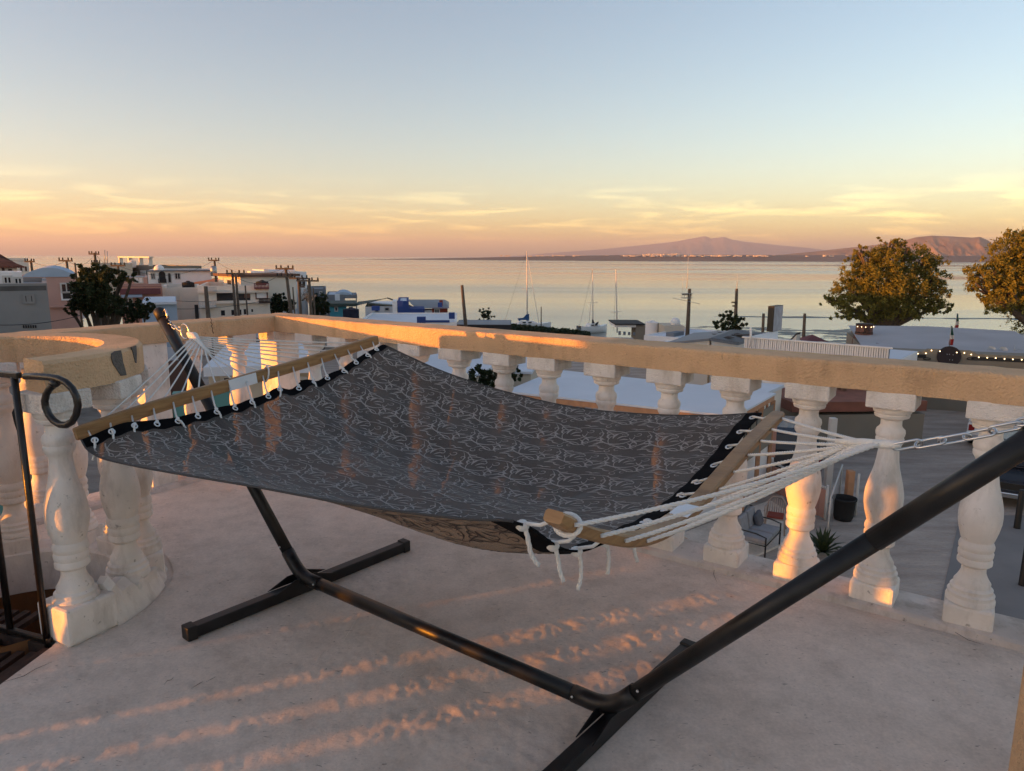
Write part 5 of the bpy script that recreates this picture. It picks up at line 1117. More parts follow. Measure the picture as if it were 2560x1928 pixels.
p = on_y(1877, 819, 33); MB().tube([on_y(1877.5, 866, 33), p], .055, 8).build('vent_pipe', m_boat, h.root)
# billboard
bb0 = on_y(1932, 790, 36); bt = thing('billboard', (bb0[0], 36, GZ), 'tall double-sided billboard with dark edge and faded pale face', 'billboard')
bd = nrm([.62, .78, 0]); bnr = np.array([bd[1], -bd[0], 0]); zt_b = on_y(1927, 766, 36)[2]; zb_b = on_y(1925, 830, 36)[2]; bc = on_y(1932, 800, 36)
pa = on_y(1934, 800, 36); wdt = 1.35
MB().box(np.array([pa[0], pa[1], 0]) + bd * wdt / 2 - bnr * .14 * 0 + Z * (zt_b + zb_b) / 2 - np.cross(Z, bd) * -.16, (wdt, .32, zt_b - zb_b), (bd, np.cross(Z, bd), Z)).build('cabinet', m_plast, bt)
fc = np.array([pa[0], pa[1], 0]) + bd * wdt / 2 + Z * (zt_b + zb_b) / 2 + bnr * .006
MB().box(fc, (wdt * .97, .01, (zt_b - zb_b) * .97), (bd, bnr, Z)).build('face', mat('faded_poster', (.42, .42, .44), .7, .3, 3.0, col2=(.28, .26, .27)), bt)
for q in (.35, 1.0): b = np.array([pa[0], pa[1], 0]) + bd * q + np.cross(Z, bd) * .16; MB().tube([b + Z * (GZ - .2), b + Z * (zb_b + .1)], .06, 8).build('leg', m_plast, bt)
# red canopy and dark ramp
p = on_y(2030, 847, 46); t = thing('red_canopy', (p[0], 46, GZ), 'small dark red pyramid canopy behind corrugated parapet', 'canopy'); MB().add([(p[0] - .75, 45.2, p[2] - .1), (p[0] + .75, 45.2, p[2] - .1), (p[0] + .75, 46.8, p[2] - .1), (p[0] - .75, 46.8, p[2] - .1), (p[0], 46, p[2] + .28)], [(0, 1, 4), (1, 2, 4), (2, 3, 4), (3, 0, 4)]).build('top', mw['maroon'], t)
for sx in (-.7, .7):
    for sy in (-.7, .7): MB().tube([(p[0] + sx, 46 + sy, GZ), (p[0] + sx, 46 + sy, p[2] - .1)], .03, 6).build('leg', m_gal, t)
t, _ = roof_sheet('sloped_shed', 'dark sloping shed roof right of the billboard', [(1972, 852), (2000, 850), (2001, 830), (1992, 832)], [-3.6, -3.6, -2.9, -2.9], m_dark, cat='shed')
# brick chimney sign
def text_mesh(txt, size, ext=.01):
    cu = bpy.data.curves.new('lettering', 'FONT'); cu.body = txt; cu.size = size; cu.extrude = ext; cu.align_x = 'CENTER'; o = bpy.data.objects.new('tmp', cu); COL.objects.link(o); dg = bpy.context.evaluated_depsgraph_get(); me = bpy.data.meshes.new_from_object(o.evaluated_get(dg)); bpy.data.objects.remove(o); return me
def lettering(txt, size, c, ex, n_, m, parent):
    me = text_mesh(txt, size); me.materials.append(m); o = bpy.data.objects.new('lettering', me); COL.objects.link(o); o.parent = parent; po = np.array(parent['_o']); ez = np.cross(ex, n_) * -1 if np.cross(ex, n_)[2] < 0 else np.cross(ex, n_)
    up_ = Z; Mx = Matrix(((ex[0], up_[0], n_[0], 0), (ex[1], up_[1], n_[1], 0), (ex[2], up_[2], n_[2], 0), (0, 0, 0, 1))); Mx.translation = Vector(tuple(np.asarray(c) - po)); o.matrix_local = Mx; return o
m_brick = mat('brown_brick', (.12, .055, .04), .9, .25, 4)
Yc = 41.; p = on_y(2160, 830, Yc); rc = 19.5 / F * Yc; zt_c = on_y(2160, 811, Yc)[2]; zb_c = on_y(2160, 831, Yc)[2]
t = thing('brick_tower', (p[0], Yc, GZ), 'round brown brick tower with dark lettering and a ring of small lamps', 'tower')
MB().lathe([(rc * 1.35, GZ), (rc * 1.3, zb_c - .45), (rc * 1.02, zb_c), (rc, zb_c + .02), (rc, zt_c)], (p[0], Yc, 0), n=28).build('drum', m_brick, t)
for z_ in (zb_c, zt_c): MB().lathe([(rc, z_ - .04), (rc * 1.06, z_ - .02), (rc * 1.06, z_ + .03), (rc * .9, z_ + .05)], (p[0], Yc, 0), n=28).build('band', m_rust, t)
ex = nrm([1, -.05, 0]); nl = np.array([-.05, -1, 0]) ; nl = nrm(nl - ex * (nl @ ex)); lettering("JJ'S", .30, (p[0] - .08, Yc - rc - .03, zb_c + .11), ex, nl, m_dark, t)
m_bulb = emit('warm_lamp', (1.0, .70, .36), 1.8)
for a in (-2.9, -2.35, -1.9, -1.2, -.5, -.25): MB().ball((p[0] + math.cos(a) * rc * 1.05, Yc + math.sin(a) * rc * 1.05, zt_c - .12), .022, 8, 5).build('lamp', m_bulb, t)
# restaurant: tan front, stepped parapet, round sign, white roof
Yr0, Yr1 = 36.0, 33.0
h = House('restaurant', 'long tan restaurant front with stepped parapet, round dark sign and white roof', 'building', 2160, Yr0, 2680, Yr1, 882, 9, mw['tan'], parapet=0, ztop=on_y(2230, 876, 35.6)[2])
zs = h.z1
def rstep(u0_, u1_, vt): a0, _ = h.loc(u0_, 880); a1, _ = h.loc(u1_, 880); z = on_f((u0_ + u1_) / 2, vt, h.P0, h.n)[2]; return a0, a1, z
a0, a1, z2 = rstep(2320, 2428, 875); stp = MB(); c0 = np.array([h.P0[0], h.P0[1], 0])
prof = [(a0 - .28, zs), (a1 + .28, zs), (a1, z2), (a0, z2)]; stp.add([c0 + h.e * a + Z * z + h.n * 0 for a, z in prof] + [c0 + h.e * a + Z * z - h.n * .25 for a, z in prof], [(0, 1, 2, 3), (7, 6, 5, 4), (0, 4, 5, 1), (1, 5, 6, 2), (2, 6, 7, 3), (3, 7, 4, 0)]); stp.build('stepped_parapet', mw['tan'], h.root)
for r_ in ((2226, 878, 2314, 887), (2430, 893, 2700, 903)): 
    a, _ = h.loc(r_[0], 885); b, _ = h.loc(min(r_[2], 2600), 900); zz1 = zs - .14; wbox(MB(), h.P0, h.e, h.n, a, b, zz1 - .17, zz1, 0, .02).build('dark_band', m_dark, h.root)
ac, zc = h.loc(2372, 891.5); rad = 27 / F * 34.6; sg_ = MB(); q = [c0 + h.e * (ac + rad * math.cos(t_) * 1.0) + Z * (zc + rad * .98 * math.sin(t_)) for t_ in np.linspace(0, 2 * math.pi, 33)[:-1]]
sg_.add([x + h.n * .06 for x in q] + [x + h.n * .0 for x in q], [tuple(range(32))] + [(i, 32 + i, 32 + (i + 1) % 32, (i + 1) % 32) for i in range(32)]); sgn = sg_.build('round_sign', mat('dark_plum_sign', (.014, .006, .010), .5, .3, 3), h.root)
for (du, dz) in ((-.10, .12), (0, .12), (.16, .10), (.04, -.16), (.16, -.16)): MB().ball(c0 + h.e * (ac + du) + Z * (zc + dz) + h.n * .07, (.02, .02, .02), 6, 4).build('sign_light', mat('pale_sign_mark', (.5, .5, .5), .4), sgn)
for u in (2317, 2426): a, z = h.loc(u, 897); MB().tube([c0 + h.e * (a + .16 * math.cos(t_)) + Z * (z + .05 * math.sin(t_)) + h.n * .03 for t_ in np.linspace(0, 2 * math.pi, 13)[:-1]], .02, 5, closed=True).build('bracket_ring', m_dark, h.root)
us = [(2236, 879), (2254, 881), (2274, 883), (2294, 884), (2314, 883), (2328, 876), (2349, 878), (2391, 881), (2410, 882), (2427, 886), (2446, 893), (2467, 894), (2488, 895), (2510, 897), (2531, 898), (2553, 899)]
for k, (u, v) in enumerate(us):
    a, z = h.loc(u, v); MB().ball(c0 + h.e * a + Z * z + h.n * .08, .026, 8, 5).build('lamp', m_bulb, h.root)
c1 = c0 - h.n * 0; zr0 = zs + .02
rf = MB(); rows = []
for k, d in enumerate((0.02, 2.2, 4.4, 6.6, 8.8)):
    rows.append([c0 + h.e * (h.L * q + .02) - h.n * d + Z * (zr0 - .1 + .16 * k * (1 - .35 * abs(q - .5))) for q in np.linspace(0, 1, 13)])
rf.grid(rows); rf.add([x for x in rows[0]] + [x - Z * .05 for x in rows[0]], [(i, i + 1, 14 + i, 13 + i) for i in range(12)]); rf.build('roof', m_roofd, h.root)
def dish(u, v, Y, r, label):
    p = on_y(u, v, Y); t = thing('satellite_dish', (p[0], Y, p[2] - r * 1.3), label, 'satellite dish', 'satellite dishes on the restaurant roof'); rows = []
    ax = nrm([-.35, -.8, .45]); x = nrm(np.cross(ax, Z)); y = np.cross(x, ax)
    for k in range(6): q = k / 5; rows.append([p + (x * math.cos(a) + y * math.sin(a)) * r * q + ax * (.22 * r * q * q) for a in np.linspace(0, 2 * math.pi, 17)])
    MB().grid(rows).build('reflector', m_gal, t); MB().tube([p, p - Z * r * 1.0, p - Z * r * 1.3], .02, 6).build('mast', m_gal, t); MB().tube([p - y * r + ax * .2 * r, p + ax * r * .9], .012, 5).build('feed_arm', m_gal, t); return t
dish(2479, 876, 35.6, .20, 'grey satellite dish on white roof, left of two'); dish(2508, 877, 35.4, .20, 'grey satellite dish on white roof, right of two')
p = on_y(2536, 876, 35.2); t = thing('tv_aerial', (p[0], 35.2, p[2] - .3), 'thin rooftop television aerial beside two satellite dishes', 'aerial'); MB().tube([p - Z * .3, p + Z * .28], .015, 5).build('mast', m_gal, t); MB().tube([p + [-.1, 0, .02], p + [.5, 0, .06]], .012, 5).build('boom', m_gal, t)
m_flagg = mat('flag_green', (.01, .07, .05), .8); m_flagw = mat('flag_white', (.6, .58, .55), .8); m_flagr = mat('flag_red', (.30, .015, .015), .8)
def flag(ub, vb, ut, vt, Y, label):
    b, tp_ = on_y(ub, vb, Y), on_y(ut, vt, Y); t = thing('flag', b, label, 'flag', 'flags over the restaurant roof'); MB().tube([b, tp_], .022, 6).build('pole', m_gal, t); H_ = np.linalg.norm(tp_ - b); rows = []
    # limp cloth hanging along the staff, three bands
    for k, (f0, f1, m_) in enumerate(((.97, .62, m_flagg), (.62, .46, m_flagw), (.46, .22, m_flagr))):
        mb = MB(); R_ = []
        for f_ in np.linspace(f0, f1, 6):
            w = .05 + .30 * H_ / 1.3 * (.97 - f_) ** .8 * .6; q = b + (tp_ - b) * f_; R_.append([q + np.array([.02 + w * a, .05 * math.sin(a * 6 + f_ * 9), 0]) for a in np.linspace(-.25, 1, 7)])
        mb.grid(R_).build('band', m_, t)
    return t
flag(2373, 877, 2378, 814, 35.3, 'limp tricolour flag in front of round sign'); flag(2386, 838, 2393, 783, 44, 'limp tricolour flag further back by the flats')
h3 = House('palapa_bar', 'low brown bar building behind the white restaurant roof', 'building', 2380, 46, 2414, 46, 832, 4, mw['brown'], parapet=0, roof=m_roofg)
h4 = House('beach_terrace', 'long low tan terrace wall behind the white restaurant roof', 'building', 2180, 48, 2372, 48, 833, 3, mw['tan'], parapet=0, roof=mw['beige'])
wire(on_y(2190, 858, 38), on_y(2330, 877, 36.2), .05, 'cable over the white restaurant roof left of sign'); wire(on_y(2408, 858, 39), on_y(2472, 882, 36), .08, 'cable over the white restaurant roof by dishes')
# --- yard below the right rail -----------------------------------------------------
zc = -2.75
cnr = [(1838, 1040), (1940, 983), (1392, 924), (1262, 978)]
Pc = [on_z(u, v, zc) for u, v in cnr]; t = thing('canopy', (*np.mean(Pc, axis=0)[:2], GZ), 'large white flat patio canopy on pinkish lumber posts', 'canopy')
MB().add(Pc + [p - Z * .06 for p in Pc], [(0, 1, 2, 3), (7, 6, 5, 4)] + [(i, 4 + i, 4 + (i + 1) % 4, (i + 1) % 4) for i in range(4)]).build('roof_sheet', m_roofw, t)
cen = np.mean(Pc, axis=0)
for i in range(4):
    a, b = Pc[i] * .985 + cen * .015, Pc[(i + 1) % 4] * .985 + cen * .015; MB().bar(a - Z * .15, b - Z * .15, .06, .16).build('beam', m_post, t); L_ = np.linalg.norm(b - a); n = max(3, int(L_ / 1.15))
    for k in range(n): q = a + (b - a) * k / n; MB().box((q[0], q[1], (zc - .23 + GZ) / 2 - .1), (.11, .11, zc - .23 - GZ + .2)).build('post', m_post, t)
    for k in range(n * 3): q = a + (b - a) * (k + .5) / (n * 3); MB().box((q[0], q[1], zc - .45), (.05, .05, .4)).build('slat', m_post, t)
    MB().bar(a - Z * .68, b - Z * .68, .05, .08).build('beam', m_post, t)
dr = nrm(Pc[1] - Pc[0]); nr_ = np.array([dr[1], -dr[0], 0]); lettering('GO  Y', .62, (Pc[0] + (Pc[1] - Pc[0]) * .30) - Z * .78 + nr_ * .07, dr, nr_, mat('grey_painted_letters', (.06, .06, .055), .8), t)
MB().bar(Pc[0] * .99 + cen * .01 - Z * 1.0, Pc[1] * .99 + cen * .01 - Z * 1.0, .03, 1.3).build('side_panel', mw['tan'], t)
# white wall under the canopy corner
wa = on_z(1700, 1330, GZ); wb_ = on_z(1922, 1215, GZ)
h = None
wl_ = thing('white_wall', wa, 'white rendered wall beside the patio loveseat', 'wall'); d = nrm(wb_ - wa); MB().bar(wa - d * 5 + Z * 1.0, wb_ + Z * 1.0, .2, 2.3).build('wall', mw['white'], wl_)
MB().box(wb_ + Z * 1.65 - d * .1, (.25, .25, 1.2)).build('pier', mw['salmon'], wl_)
# patio slab
sl = [on_z(u, v, GZ + .0) for u, v in [(1830, 1420), (1965, 1360), (1995, 1300), (1925, 1255), (1700, 1340)]]
MB().prism([p[:2] for p in sl], GZ - .1, GZ + .06).build('patio', m_floor, kind='structure')
# loveseat
def loveseat():
    c = on_z(1896, 1372, GZ + .06); ex = nrm(on_z(1932, 1352, GZ) - on_z(1905, 1380, GZ)); ex = nrm(ex * [1, 1, 0]); ey = np.array([-ex[1], ex[0], 0]); o_ = c
    t = thing('loveseat', o_, 'dark metal patio loveseat with grey cushions by the white wall', 'loveseat')
    P = lambda a, b, z: o_ + ex * a + ey * b + Z * z
    for a in (-.62, .62):
        MB().tube([P(a, -.35, 0), P(a, -.35, .58), P(a, -.1, .64), P(a, .3, .66), P(a, .34, .0)], .022, 7).build('leg', m_iron, t)
    MB().tube([P(-.62, .34, .4), P(-.62, .42, .9), P(-.32, .45, 1.02), P(0, .45, .9), P(.32, .45, 1.02), P(.62, .42, .9), P(.62, .34, .4)], .022, 7).build('back_frame', m_iron, t)
    MB().tube([P(-.62, -.35, .36), P(.62, -.35, .36), P(.62, .34, .36), P(-.62, .34, .36)], .02, 6, closed=True).build('seat_frame', m_iron, t)
    cu = mat('grey_cushion', (.27, .255, .26), .95, .08, 8)
    for a in (-.31, .31):
        MB().box(P(a, -.02, .44), (.58, .66, .13), (ex, ey, Z)).build('seat_cushion', cu, t, bevel=.04)
        MB().box(P(a, .36, .70), (.54, .13, .46), (ex, nrm(ey + Z * -.2), nrm(Z + ey * .2))).build('back_cushion', cu, t, bevel=.04)
    cp = mat('dark_pillow', (.11, .105, .115), .95, .1, 8); MB().box(P(.45, .18, .64), (.36, .12, .34), (nrm(ex + Z * .3), nrm(ey - Z * .4), nrm(Z + ey * .4))).build('pillow', cp, t, bevel=.04)
loveseat()
def plastic_chair(u, v, label):
    o_ = on_z(u, v, GZ + .06); ex = nrm([.9, -.42, 0]); ey = np.array([-ex[1], ex[0], 0]); t = thing('plastic_chair', o_, label, 'chair'); m = mat('beige_plastic', (.42, .31, .25), .5, .05, 3)
    P = lambda a, b, z: o_ + ex * a + ey * b + Z * z
    for a in (-.25, .25):
        MB().tube([P(a * 1.1, -.25, 0), P(a, -.22, .42), P(a * 1.1, -.2, .62)], .022, 6).build('leg', m, t); MB().tube([P(a * 1.1, .28, 0), P(a, .22, .42), P(a * .95, .3, .66)], .022, 6).build('leg', m, t)
        MB().tube([P(a * 1.1, -.22, .62), P(a * 1.12, .05, .66), P(a * .95, .3, .68)], .026, 6).build('armrest', m, t)
    MB().box(P(0, 0, .42), (.48, .46, .03), (ex, ey, Z)).build('seat', m, t, bevel=.01)
    for k in range(7): a = -.18 + .06 * k; MB().tube([P(a, .22, .44), P(a * .95, .30, .86 - abs(a) * .35)], .014, 5).build('back_slat', m, t)
    MB().tube([P(-.24, .22, .44), P(-.23, .29, .74), P(-.12, .32, .9), P(.12, .32, .9), P(.23, .29, .74), P(.24, .22, .44)], .02, 6).build('back_frame', m, t)
    MB().box(P(0, -.01, .465), (.42, .42, .06), (ex, ey, Z)).build('cushion', mw['red'], t, bevel=.02)
plastic_chair(1936, 1328, 'beige plastic armchair with red cushion behind the loveseat')
# salmon fence panels, white posts, black bin
fa, fb_ = on_z(1925, 1225, GZ), on_z(2062, 1300, GZ)
ft_ = thing('panel_fence', fa, 'weathered salmon board fence beside the plastic chair', 'fence'); d = nrm(fb_ - fa); L_ = np.linalg.norm(fb_ - fa)
for k in range(9): q = fa + d * L_ * (k + .5) / 9; MB().box(q + Z * (.42 + .02 * (k % 3)), (L_ / 9 * .94, .04, .84), (d, np.cross(Z, d), Z)).build('board', mw['salmon'], ft_)
for k in range(4): q = fa + d * L_ * k / 3; MB().tube([q, q + Z * 1.05], .04, 7).build('post', m_frame, ft_)
MB().bar(fa + Z * .95, fb_ + Z * .95, .05, .05).build('rail', m_frame, ft_)
gq = [on_z(2042, 1325, GZ), on_z(2090, 1300, GZ), on_z(2140, 1305, GZ)]
gf = thing('wire_gate', gq[0], 'white tube and wire mesh gate beside the black bin', 'gate')
for a, b in ((on_z(2068, 1345, GZ), on_z(2098, 1250, GZ)),):
    d = nrm(b - a); L2 = np.linalg.norm(b - a); MB().tube([a, a + Z * 1.15, b + Z * 1.15, b], .025, 6).build('tube_frame', m_frame, gf)
    for k in range(1, 8): MB().tube([a + d * L2 * k / 8, a + d * L2 * k / 8 + Z * 1.12], .006, 4).build('wire', m_gal, gf)
MB().tube([on_z(2138, 1290, GZ), on_z(2138, 1290, GZ) + Z * 1.3], .035, 7).build('post', m_frame, gf)
b0 = on_z(2107, 1298, GZ); bt_ = thing('black_bin', b0, 'large round black plastic bin beside white gate post', 'bin')
MB().lathe([(.24, 0), (.27, .1), (.31, .6), (.34, .61), (.34, .66), (.31, .66), (.29, .55), (.2, .1), (.0, .08)], b0, n=24).build('tub', m_rub, bt_)
for (u, v, hh, lab) in ((2065, 1255, 2.7, 'tall weathered white timber post between dark vehicle and street'), (2118, 1275, 1.25, 'short orange-brown timber post beside black bin')):
    q = on_z(u, v, GZ); tag(MB().box(q + Z * hh / 2, (.2, .2, hh)).build('timber_post', m_frame if hh > 2 else m_post, org=q, bevel=.02), lab, 'post')
# agave
q = on_z(2056, 1385, GZ); t = thing('agave_plant', q, 'spiky dark green agave behind the lit baluster', 'plant')
for k in range(34):
    a = k * 2.4; el = R(18 + (k % 5) * 13); d = np.array([math.cos(a) * math.cos(el), math.sin(a) * math.cos(el), math.sin(el)]); sd = nrm(np.cross(d, Z)); ln = .75
    MB().add([q + sd * .035 + Z * .05, q - sd * .035 + Z * .05, q + d * ln * .55 - sd * .045 + Z * .05, q + d * ln * .55 + sd * .045 + Z * .05, q + d * ln - Z * .12 * math.cos(el)], [(0, 1, 2, 3), (3, 2, 4)]).build('leaf', m_leafB, t)
# traffic cone
q = on_z(2113, 1003, GZ); t = thing('traffic_cone', q, 'orange traffic cone at the far side of the street', 'cone'); MB().lathe([(.14, .03), (.11, .12), (.03, .48), (.0, .5)], q, n=16).build('cone', mat('cone_orange', (.75, .09, .03), .5, .05, 3), t); MB().box(q + Z * .02, (.34, .34, .04)).build('base', mat('cone_base', (.5, .07, .03), .6, .05, 3), t)
# gateway columns and low wall by the street
q = on_z(2093, 1085, GZ); t = thing('gateway', q, 'brown steel gateway posts with a beige low wall', 'gateway')
for u, v in ((2087, 1085), (2099, 1090)): b = on_z(u, v, GZ); MB().box(b + Z * 1.5, (.16, .16, 3.0)).build('post', mw['brown'], t)
for (ua, va), (ub, vb_) in (((1985, 1100), (2092, 1085)), ((2100, 1085), (2165, 1040))):
    a, b = on_z(ua, va, GZ), on_z(ub, vb_, GZ); MB().bar(a + Z * .75, b + Z * .75, .18, 1.5).build('low_wall', mw['tan'], t)
b = on_z(2165, 1042, GZ); MB().box(b + Z * .8, (.22, .22, 1.6)).build('post', mw['brown'], t)
h = House('rusty_roof_house', 'low dark-fronted house with rust-red roof beyond the canopy', 'house', 1925, 30, 2010, 27, 1000, 5, mw['tan'], parapet=0, roof=None); h.block((1925, 992, 2012, 1006), -5, .5, m_tile, 'roof_edge')
roof_sheet('pale_roof_house', 'low house with pale blue-grey roof just beyond the canopy', [(1720, 975), (1895, 992), (1960, 962), (1800, 948)], [-3.4] * 4, m_roofw, cat='house')
# --- houses seen under the rails ----------------------------------------------------
roof_sheet('beige_hip_house', 'beige house with pale roof and dark trim left of hedge', [(1012, 925), (1172, 945), (1255, 905), (1085, 880)], [-3.2] * 4, m_roofw, cat='house', wallm=mw['beige'])
roof_sheet('pale_roof_house', 'low house with pale roof seen under the rail behind the hedge', [(1180, 925), (1330, 930), (1360, 885), (1210, 880)], [-4.0] * 4, m_roofw, cat='house', wallm=mw['beige'])
tree('hedge', 'dark green clipped hedge below the rail left of canopy', 1240, 24, [(1195, 945, 30, 26), (1240, 935, 30, 22), (1285, 930, 30, 18), (1215, 975, 35, 25)], m_leafC, 5000, .07, 15, trunk_r=.08, cat='hedge')
h = House('flat_roof_house', 'beige house with broad white flat roof edge seen through left balusters', 'house', 520, 21, 800, 19, 925, 6, mw['beige'], parapet=.0, roof=m_roofw); h.block((515, 912, 800, 924), -4, .5, m_roofw, 'eave')
for r_ in ((560, 945, 580, 965), (622, 938, 636, 948), (735, 950, 760, 972)): h.win(r_, m_frame, m_dark, bars=0)
h = House('grey_shed', 'dark grey corrugated shed seen through left balusters', 'shed', 560, 30, 800, 29, 848, 6, mw['slate'], parapet=0, roof=m_roofg)
for k in range(24): h.block((562 + 9.6 * k, 851, 566 + 9.6 * k, 920), 0, .05, mw['slate'], 'corrugation')
h = House('teal_wall', 'teal yard wall seen through left balusters', 'wall', 430, 16, 610, 15, 985, .3, mw['teal'], parapet=0)
h = House('grey_roof_annex', 'grey flat-roofed annex with teal wall seen through the gate', 'house', -40, 17, 120, 17, 975, 5, mw['teal'], parapet=0, roof=m_roofg); h.block((-40, 962, 122, 984), -4.5, .4, m_roofg, 'eave'); h.block((20, 1010, 50, 1090), 0, .05, m_dark, 'doorway')
h = House('dark_store', 'dark brown wooden store seen between pier and post', 'shed', 380, 24, 470, 24, 905, 4, mw['brown'], parapet=0, roof=m_roofg)
# --- vehicles ----------------------------------------------------------------------
def vehicle(name, label, loc, yaw, kind, paint, cat):
    t = thing(name, loc, label, cat); ex = np.array([math.cos(yaw), math.sin(yaw), 0]); ey = np.array([-ex[1], ex[0], 0]); P = lambda x, y, z: np.asarray(loc) + ex * x + ey * y + Z * z
    W_ = .93
    if kind == 'suv': lower = [(-2.25, .35), (-2.3, .62), (-2.24, 1.02), (1.0, 1.05), (1.9, .98), (2.2, .86), (2.28, .6), (2.22, .33)]; green = [(-2.2, 1.02), (-2.05, 1.62), (-1.7, 1.74), (.25, 1.74), (.55, 1.66), (1.15, 1.05)]
    else: lower = [(-2.7, .42), (-2.75, .65), (-2.68, 1.05), (.2, 1.07), (1.4, 1.06), (2.3, .98), (2.55, .85), (2.6, .55), (2.55, .36)]; green = [(-.55, 1.06), (-.42, 1.66), (-.1, 1.76), (.7, 1.76), (.95, 1.70), (1.5, 1.07)]
    def loft(poly, ws):
        mb = MB(); n = len(poly); secs = [(-1, .93), (-.86, 1.0), (.86, 1.0), (1, .93)]; V = []
        zt_ = max(z for _, z in poly); zb_ = min(z for _, z in poly)
        for sg, k in ((-1, 0), (1, 0)):
            for x, z in poly: V.append(P(x, sg * ws(z), z))
        return mb.add(V, [tuple(range(n)), tuple(range(2 * n - 1, n - 1, -1))] + [(i, n + i, n + (i + 1) % n, (i + 1) % n) for i in range(n)])
    body = loft(lower, lambda z: W_ - .05 * abs(z - .7)).build('body', paint, t, bevel=.06); cabin = loft(green, lambda z: W_ - .06 - .22 * (z - 1.02)).build('cabin', paint, t, bevel=.05)
    gx0, gx1 = green[1][0], green[-1][0]
    for sg in (-1, 1):
        ys = lambda z: sg * (W_ - .05 - .22 * (z - 1.02)); x0, x1 = (green[0][0] + .22, green[-1][0] - .12); m_ = (x0 + x1) / 2
        for a, b in ((x0, m_ - .05), (m_ + .05, x1 - .1)):
            MB().add([P(a, ys(1.12), 1.12), P(b, ys(1.12), 1.12), P(b - (.32 if b > m_ + .3 else 0), ys(1.55), 1.55), P(a + (.08 if a < m_ - .3 else 0), ys(1.55), 1.55)], [(0, 1, 2, 3)]).build('side_window', m_glass, cabin)
    bx = green[0][0]; MB().add([P(bx - .01 + .02, -.66, 1.14), P(bx + .01, .66, 1.14), P(green[1][0] - .012, .58, 1.52), P(green[1][0] - .012, -.58, 1.52)], [(0, 1, 2, 3)]).build('rear_window', m_glass, cabin)
    MB().add([P(green[-1][0] - .03, -.7, 1.12), P(green[-1][0] - .03, .7, 1.12), P(green[-2][0] + .05, .62, 1.6), P(green[-2][0] + .05, -.62, 1.6)], [(0, 1, 2, 3)]).build('windscreen', m_glass, cabin)
    wx = (-1.4, 1.4) if kind == 'suv' else (-1.65, 1.65)
    for x in wx:
        for sg in (-1, 1):
            w = MB(); c = P(x, sg * (W_ - .12), .36); w.tube([c - ey * .12, c - ey * .1, c + ey * .1, c + ey * .12], [.31, .36, .36, .31], 20); wo = w.build('wheel', m_rub, t); MB().tube([c + ey * sg * .10, c + ey * sg * .128], .2, 14).build('rim', m_gal, wo)
    xr = lower[1][0]; xf = max(x for x, _ in lower)
    for sg in (-1, 1):
        MB().box(P(xr + .02, sg * .76, .86), (.07, .2, .24), (ex, ey, Z)).build('tail_light', mat('tail_lamp_red', (.22, .01, .012), .25, .05, 2), t); MB().box(P(xf - .06, sg * .68, .74), (.12, .32, .15), (ex, ey, Z)).build('headlight', mat('headlamp_glass', (.55, .56, .55), .15, .05, 2), t); MB().box(P(xf - .10, sg * .88, .73), (.14, .1, .14), (ex, ey, Z)).build('indicator', mw['orange'], t)
    MB().box(P(xr - .06, 0, .5), (.16, 1.7, .16), (ex, ey, Z)).build('bumper', m_gal if kind != 'suv' else m_plast, t, bevel=.03); MB().box(P(xf + .03, 0, .46), (.16, 1.75, .16), (ex, ey, Z)).build('bumper', m_chain, t, bevel=.03)
    MB().box(P(xf - .01, 0, .72), (.05, 1.0, .2), (ex, ey, Z)).build('grille', m_plast, t)
    if kind == 'pickup':
        MB().box(P(-1.62, 0, 1.075), (1.95, 1.5, .02), (ex, ey, Z)).build('bed', m_plast, t)
        for sg in (-1, 1): MB().box(P(-1.62, sg * .84, 1.1), (2.0, .12, .08), (ex, ey, Z)).build('bed_side', paint, t, bevel=.02)
        MB().box(P(-2.66, 0, 1.09), (.08, 1.6, .06), (ex, ey, Z)).build('tailgate', paint, t, bevel=.02)
    return t
m_pw = mat('white_car_paint', (.62, .63, .64), .25, .03, 2); m_pb = mat('dark_blue_car_paint', (.02, .026, .04), .25, .1, 2); m_pk = mat('black_car_paint', (.012, .012, .016), .2, .1, 2); m_pg = mat('silver_car_paint', (.30, .31, .33), .3, .05, 2, metal=.4)
c = on_z(2005, 1190, GZ); vehicle('parked_suv', 'dark blue off-roader parked behind the patio, seen through near ropes', (c[0], c[1] + 1.6, GZ), R(75), 'suv', m_pb, 'suv')
c = on_z(2530, 1125, GZ); vehicle('parked_pickup', 'white pickup seen from behind at the right edge', (c[0] + .7, c[1] + 1.9, GZ), R(52), 'pickup', m_pw, 'pickup')
c = on_z(2560, 1285, GZ); vehicle('parked_car', 'black car front with chrome bumper at the right edge', (c[0] + 1.2, c[1] + 2.2, GZ), R(236), 'suv', m_pk, 'car')
c = on_z(2330, 1006, GZ); vehicle('parked_car', 'dark car half hidden under the rail across the street', (c[0], c[1] + 2.0, GZ), R(10), 'suv', m_pk, 'car')
c = on_z(2200, 1000, GZ); vehicle('parked_suv', 'dark car beyond the orange traffic cone', (c[0] - 1.4, c[1] + 2.5, GZ), R(60), 'suv', m_pk, 'suv')
c = on_z(2420, 1020, GZ); vehicle('parked_car', 'silver car nose just left of last full baluster capital', (c[0] - .1, c[1] + 3.2, GZ), R(200), 'suv', m_pg, 'car')
for (u, v, hh, lab) in ((2542, 1322, 1.15, 'black steel bollard before the black car'), (2556, 1465, 1.1, 'nearer black steel bollard at the right edge')):
    q = on_z(u, v, GZ); tag(MB().lathe([(.09, 0), (.085, .05), (.075, hh - .04), (.06, hh), (.0, hh + .01)], q, n=14).build('bollard', m_plast, org=q), lab, 'bollard', 'steel bollards')
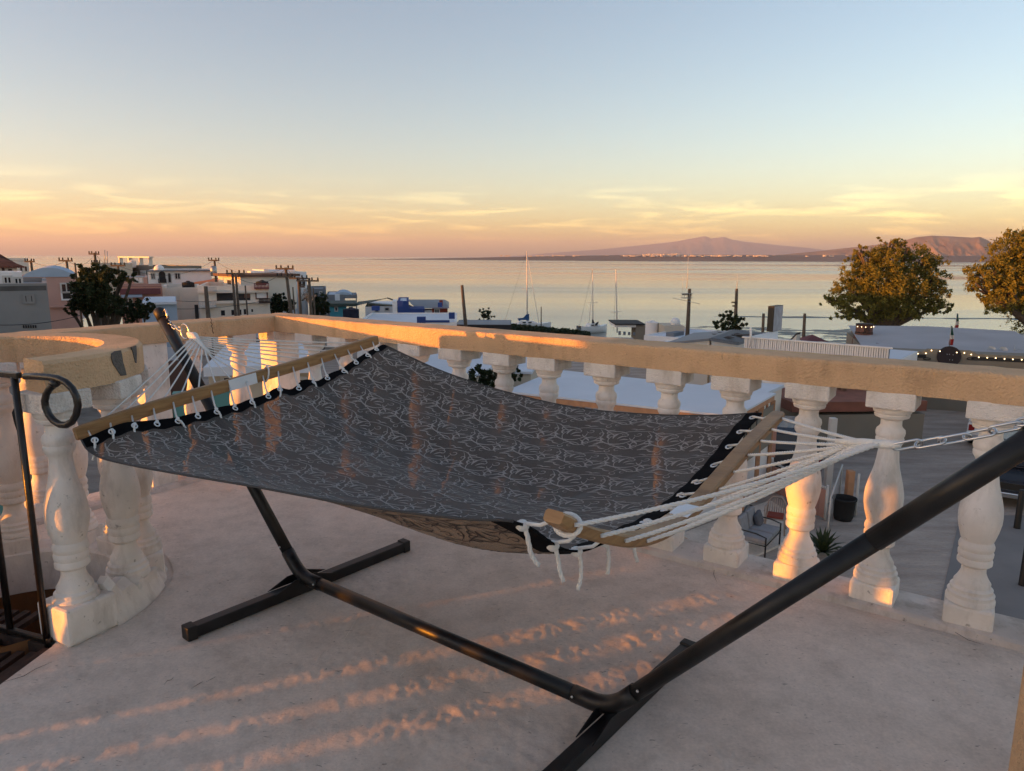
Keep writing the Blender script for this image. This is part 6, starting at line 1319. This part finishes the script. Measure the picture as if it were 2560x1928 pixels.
MB().prism([on_z(u, v, GZ)[:2] for u, v in ((2330, 1600), (2560, 1600), (2700, 1290), (2400, 1290))], GZ - .1, GZ + .02).build('street_slab', mat('street_concrete', (.20, .185, .175), .95, .12, .8, detail=8), kind='structure')

# --- unseen tree and house, added on the sunset side to block the low sun
def sun_side(m, t): return cpt(0, (5.428 - m) / .563) * [1, 1, 0] - LT * t + MT * (m - (cpt(0, (5.428 - m) / .563) @ MT))
c_ = sun_side(2.65, 6.0)
def leafy_mass():
    rg = np.random.default_rng(31); t = thing('added_shade_tree', (c_[0], c_[1], GZ), 'added leafy tree outside the left balustrade, unseen, blocking the low sun', 'tree')
    MB().tube([(c_[0], c_[1], GZ), (c_[0] + .1, c_[1], -2), (c_[0], c_[1], .9), (c_[0], c_[1], 1.9)], [.3, .22, .16, .08], 8).build('trunk', m_bark, t)
    n = 11000; P = np.zeros((n, 3)); mm = rg.uniform(-.66, .62, n); tt = rg.uniform(-1.2, 1.2, n); lo = 1.18 + .10 * np.sin(mm * 9) + .06 * np.sin(mm * 23 + 1)
    zz = lo + (2.2 - lo) * rg.random(n) ** 1.3; P = c_ + MT * mm[:, None] - LT * tt[:, None]; P[:, 2] = zz
    nn = rg.normal(0, 1, (n, 3)); nn /= np.linalg.norm(nn, axis=1)[:, None]; a_ = np.cross(nn, rg.normal(0, 1, (n, 3))); a_ /= np.linalg.norm(a_, axis=1)[:, None]; b_ = np.cross(nn, a_); s_ = rg.uniform(.05, .10, n)[:, None]
    V = np.stack([P - a_ * s_, P - b_ * s_ * .5, P + a_ * s_, P + b_ * s_ * .5], 1).reshape(-1, 3); mb = MB(); mb.v = V.tolist(); mb.f = [(4 * k, 4 * k + 1, 4 * k + 2, 4 * k + 3) for k in range(n)]; mb.smooth = [False] * n; mb.build('crown', m_leafB, t)
leafy_mass()
w0 = sun_side(1.97, 4.5); q = [w0, w0 - MT * 9, w0 - MT * 9 - LT * 6, w0 - LT * 6]
nh = thing('added_shade_house', (w0[0], w0[1], GZ), 'added cream house behind the viewer on the left, unseen, blocking the low sun', 'house'); MB().prism([p[:2] for p in q], GZ - .2, 1.7).build('wall', mw['cream'], nh); MB().prism([(np.mean(q, axis=0) + (p - np.mean(q, axis=0)) * 1.04)[:2] for p in q], 1.7, 1.8).build('roof', m_roofg, nh)

# house added left of the frame to keep the grey concrete house shaded
nb = thing('added_shade_house', (-30, 18, GZ), 'added long cream house, out of frame, shading the grey concrete house', 'house'); MB().box((-31, 16, (GZ + .75) / 2), (8, 16, .75 - GZ)).build('wall', mw['cream'], nb); MB().box((-31, 16, .80), (8.4, 16.4, .1)).build('roof', m_roofg, nb)
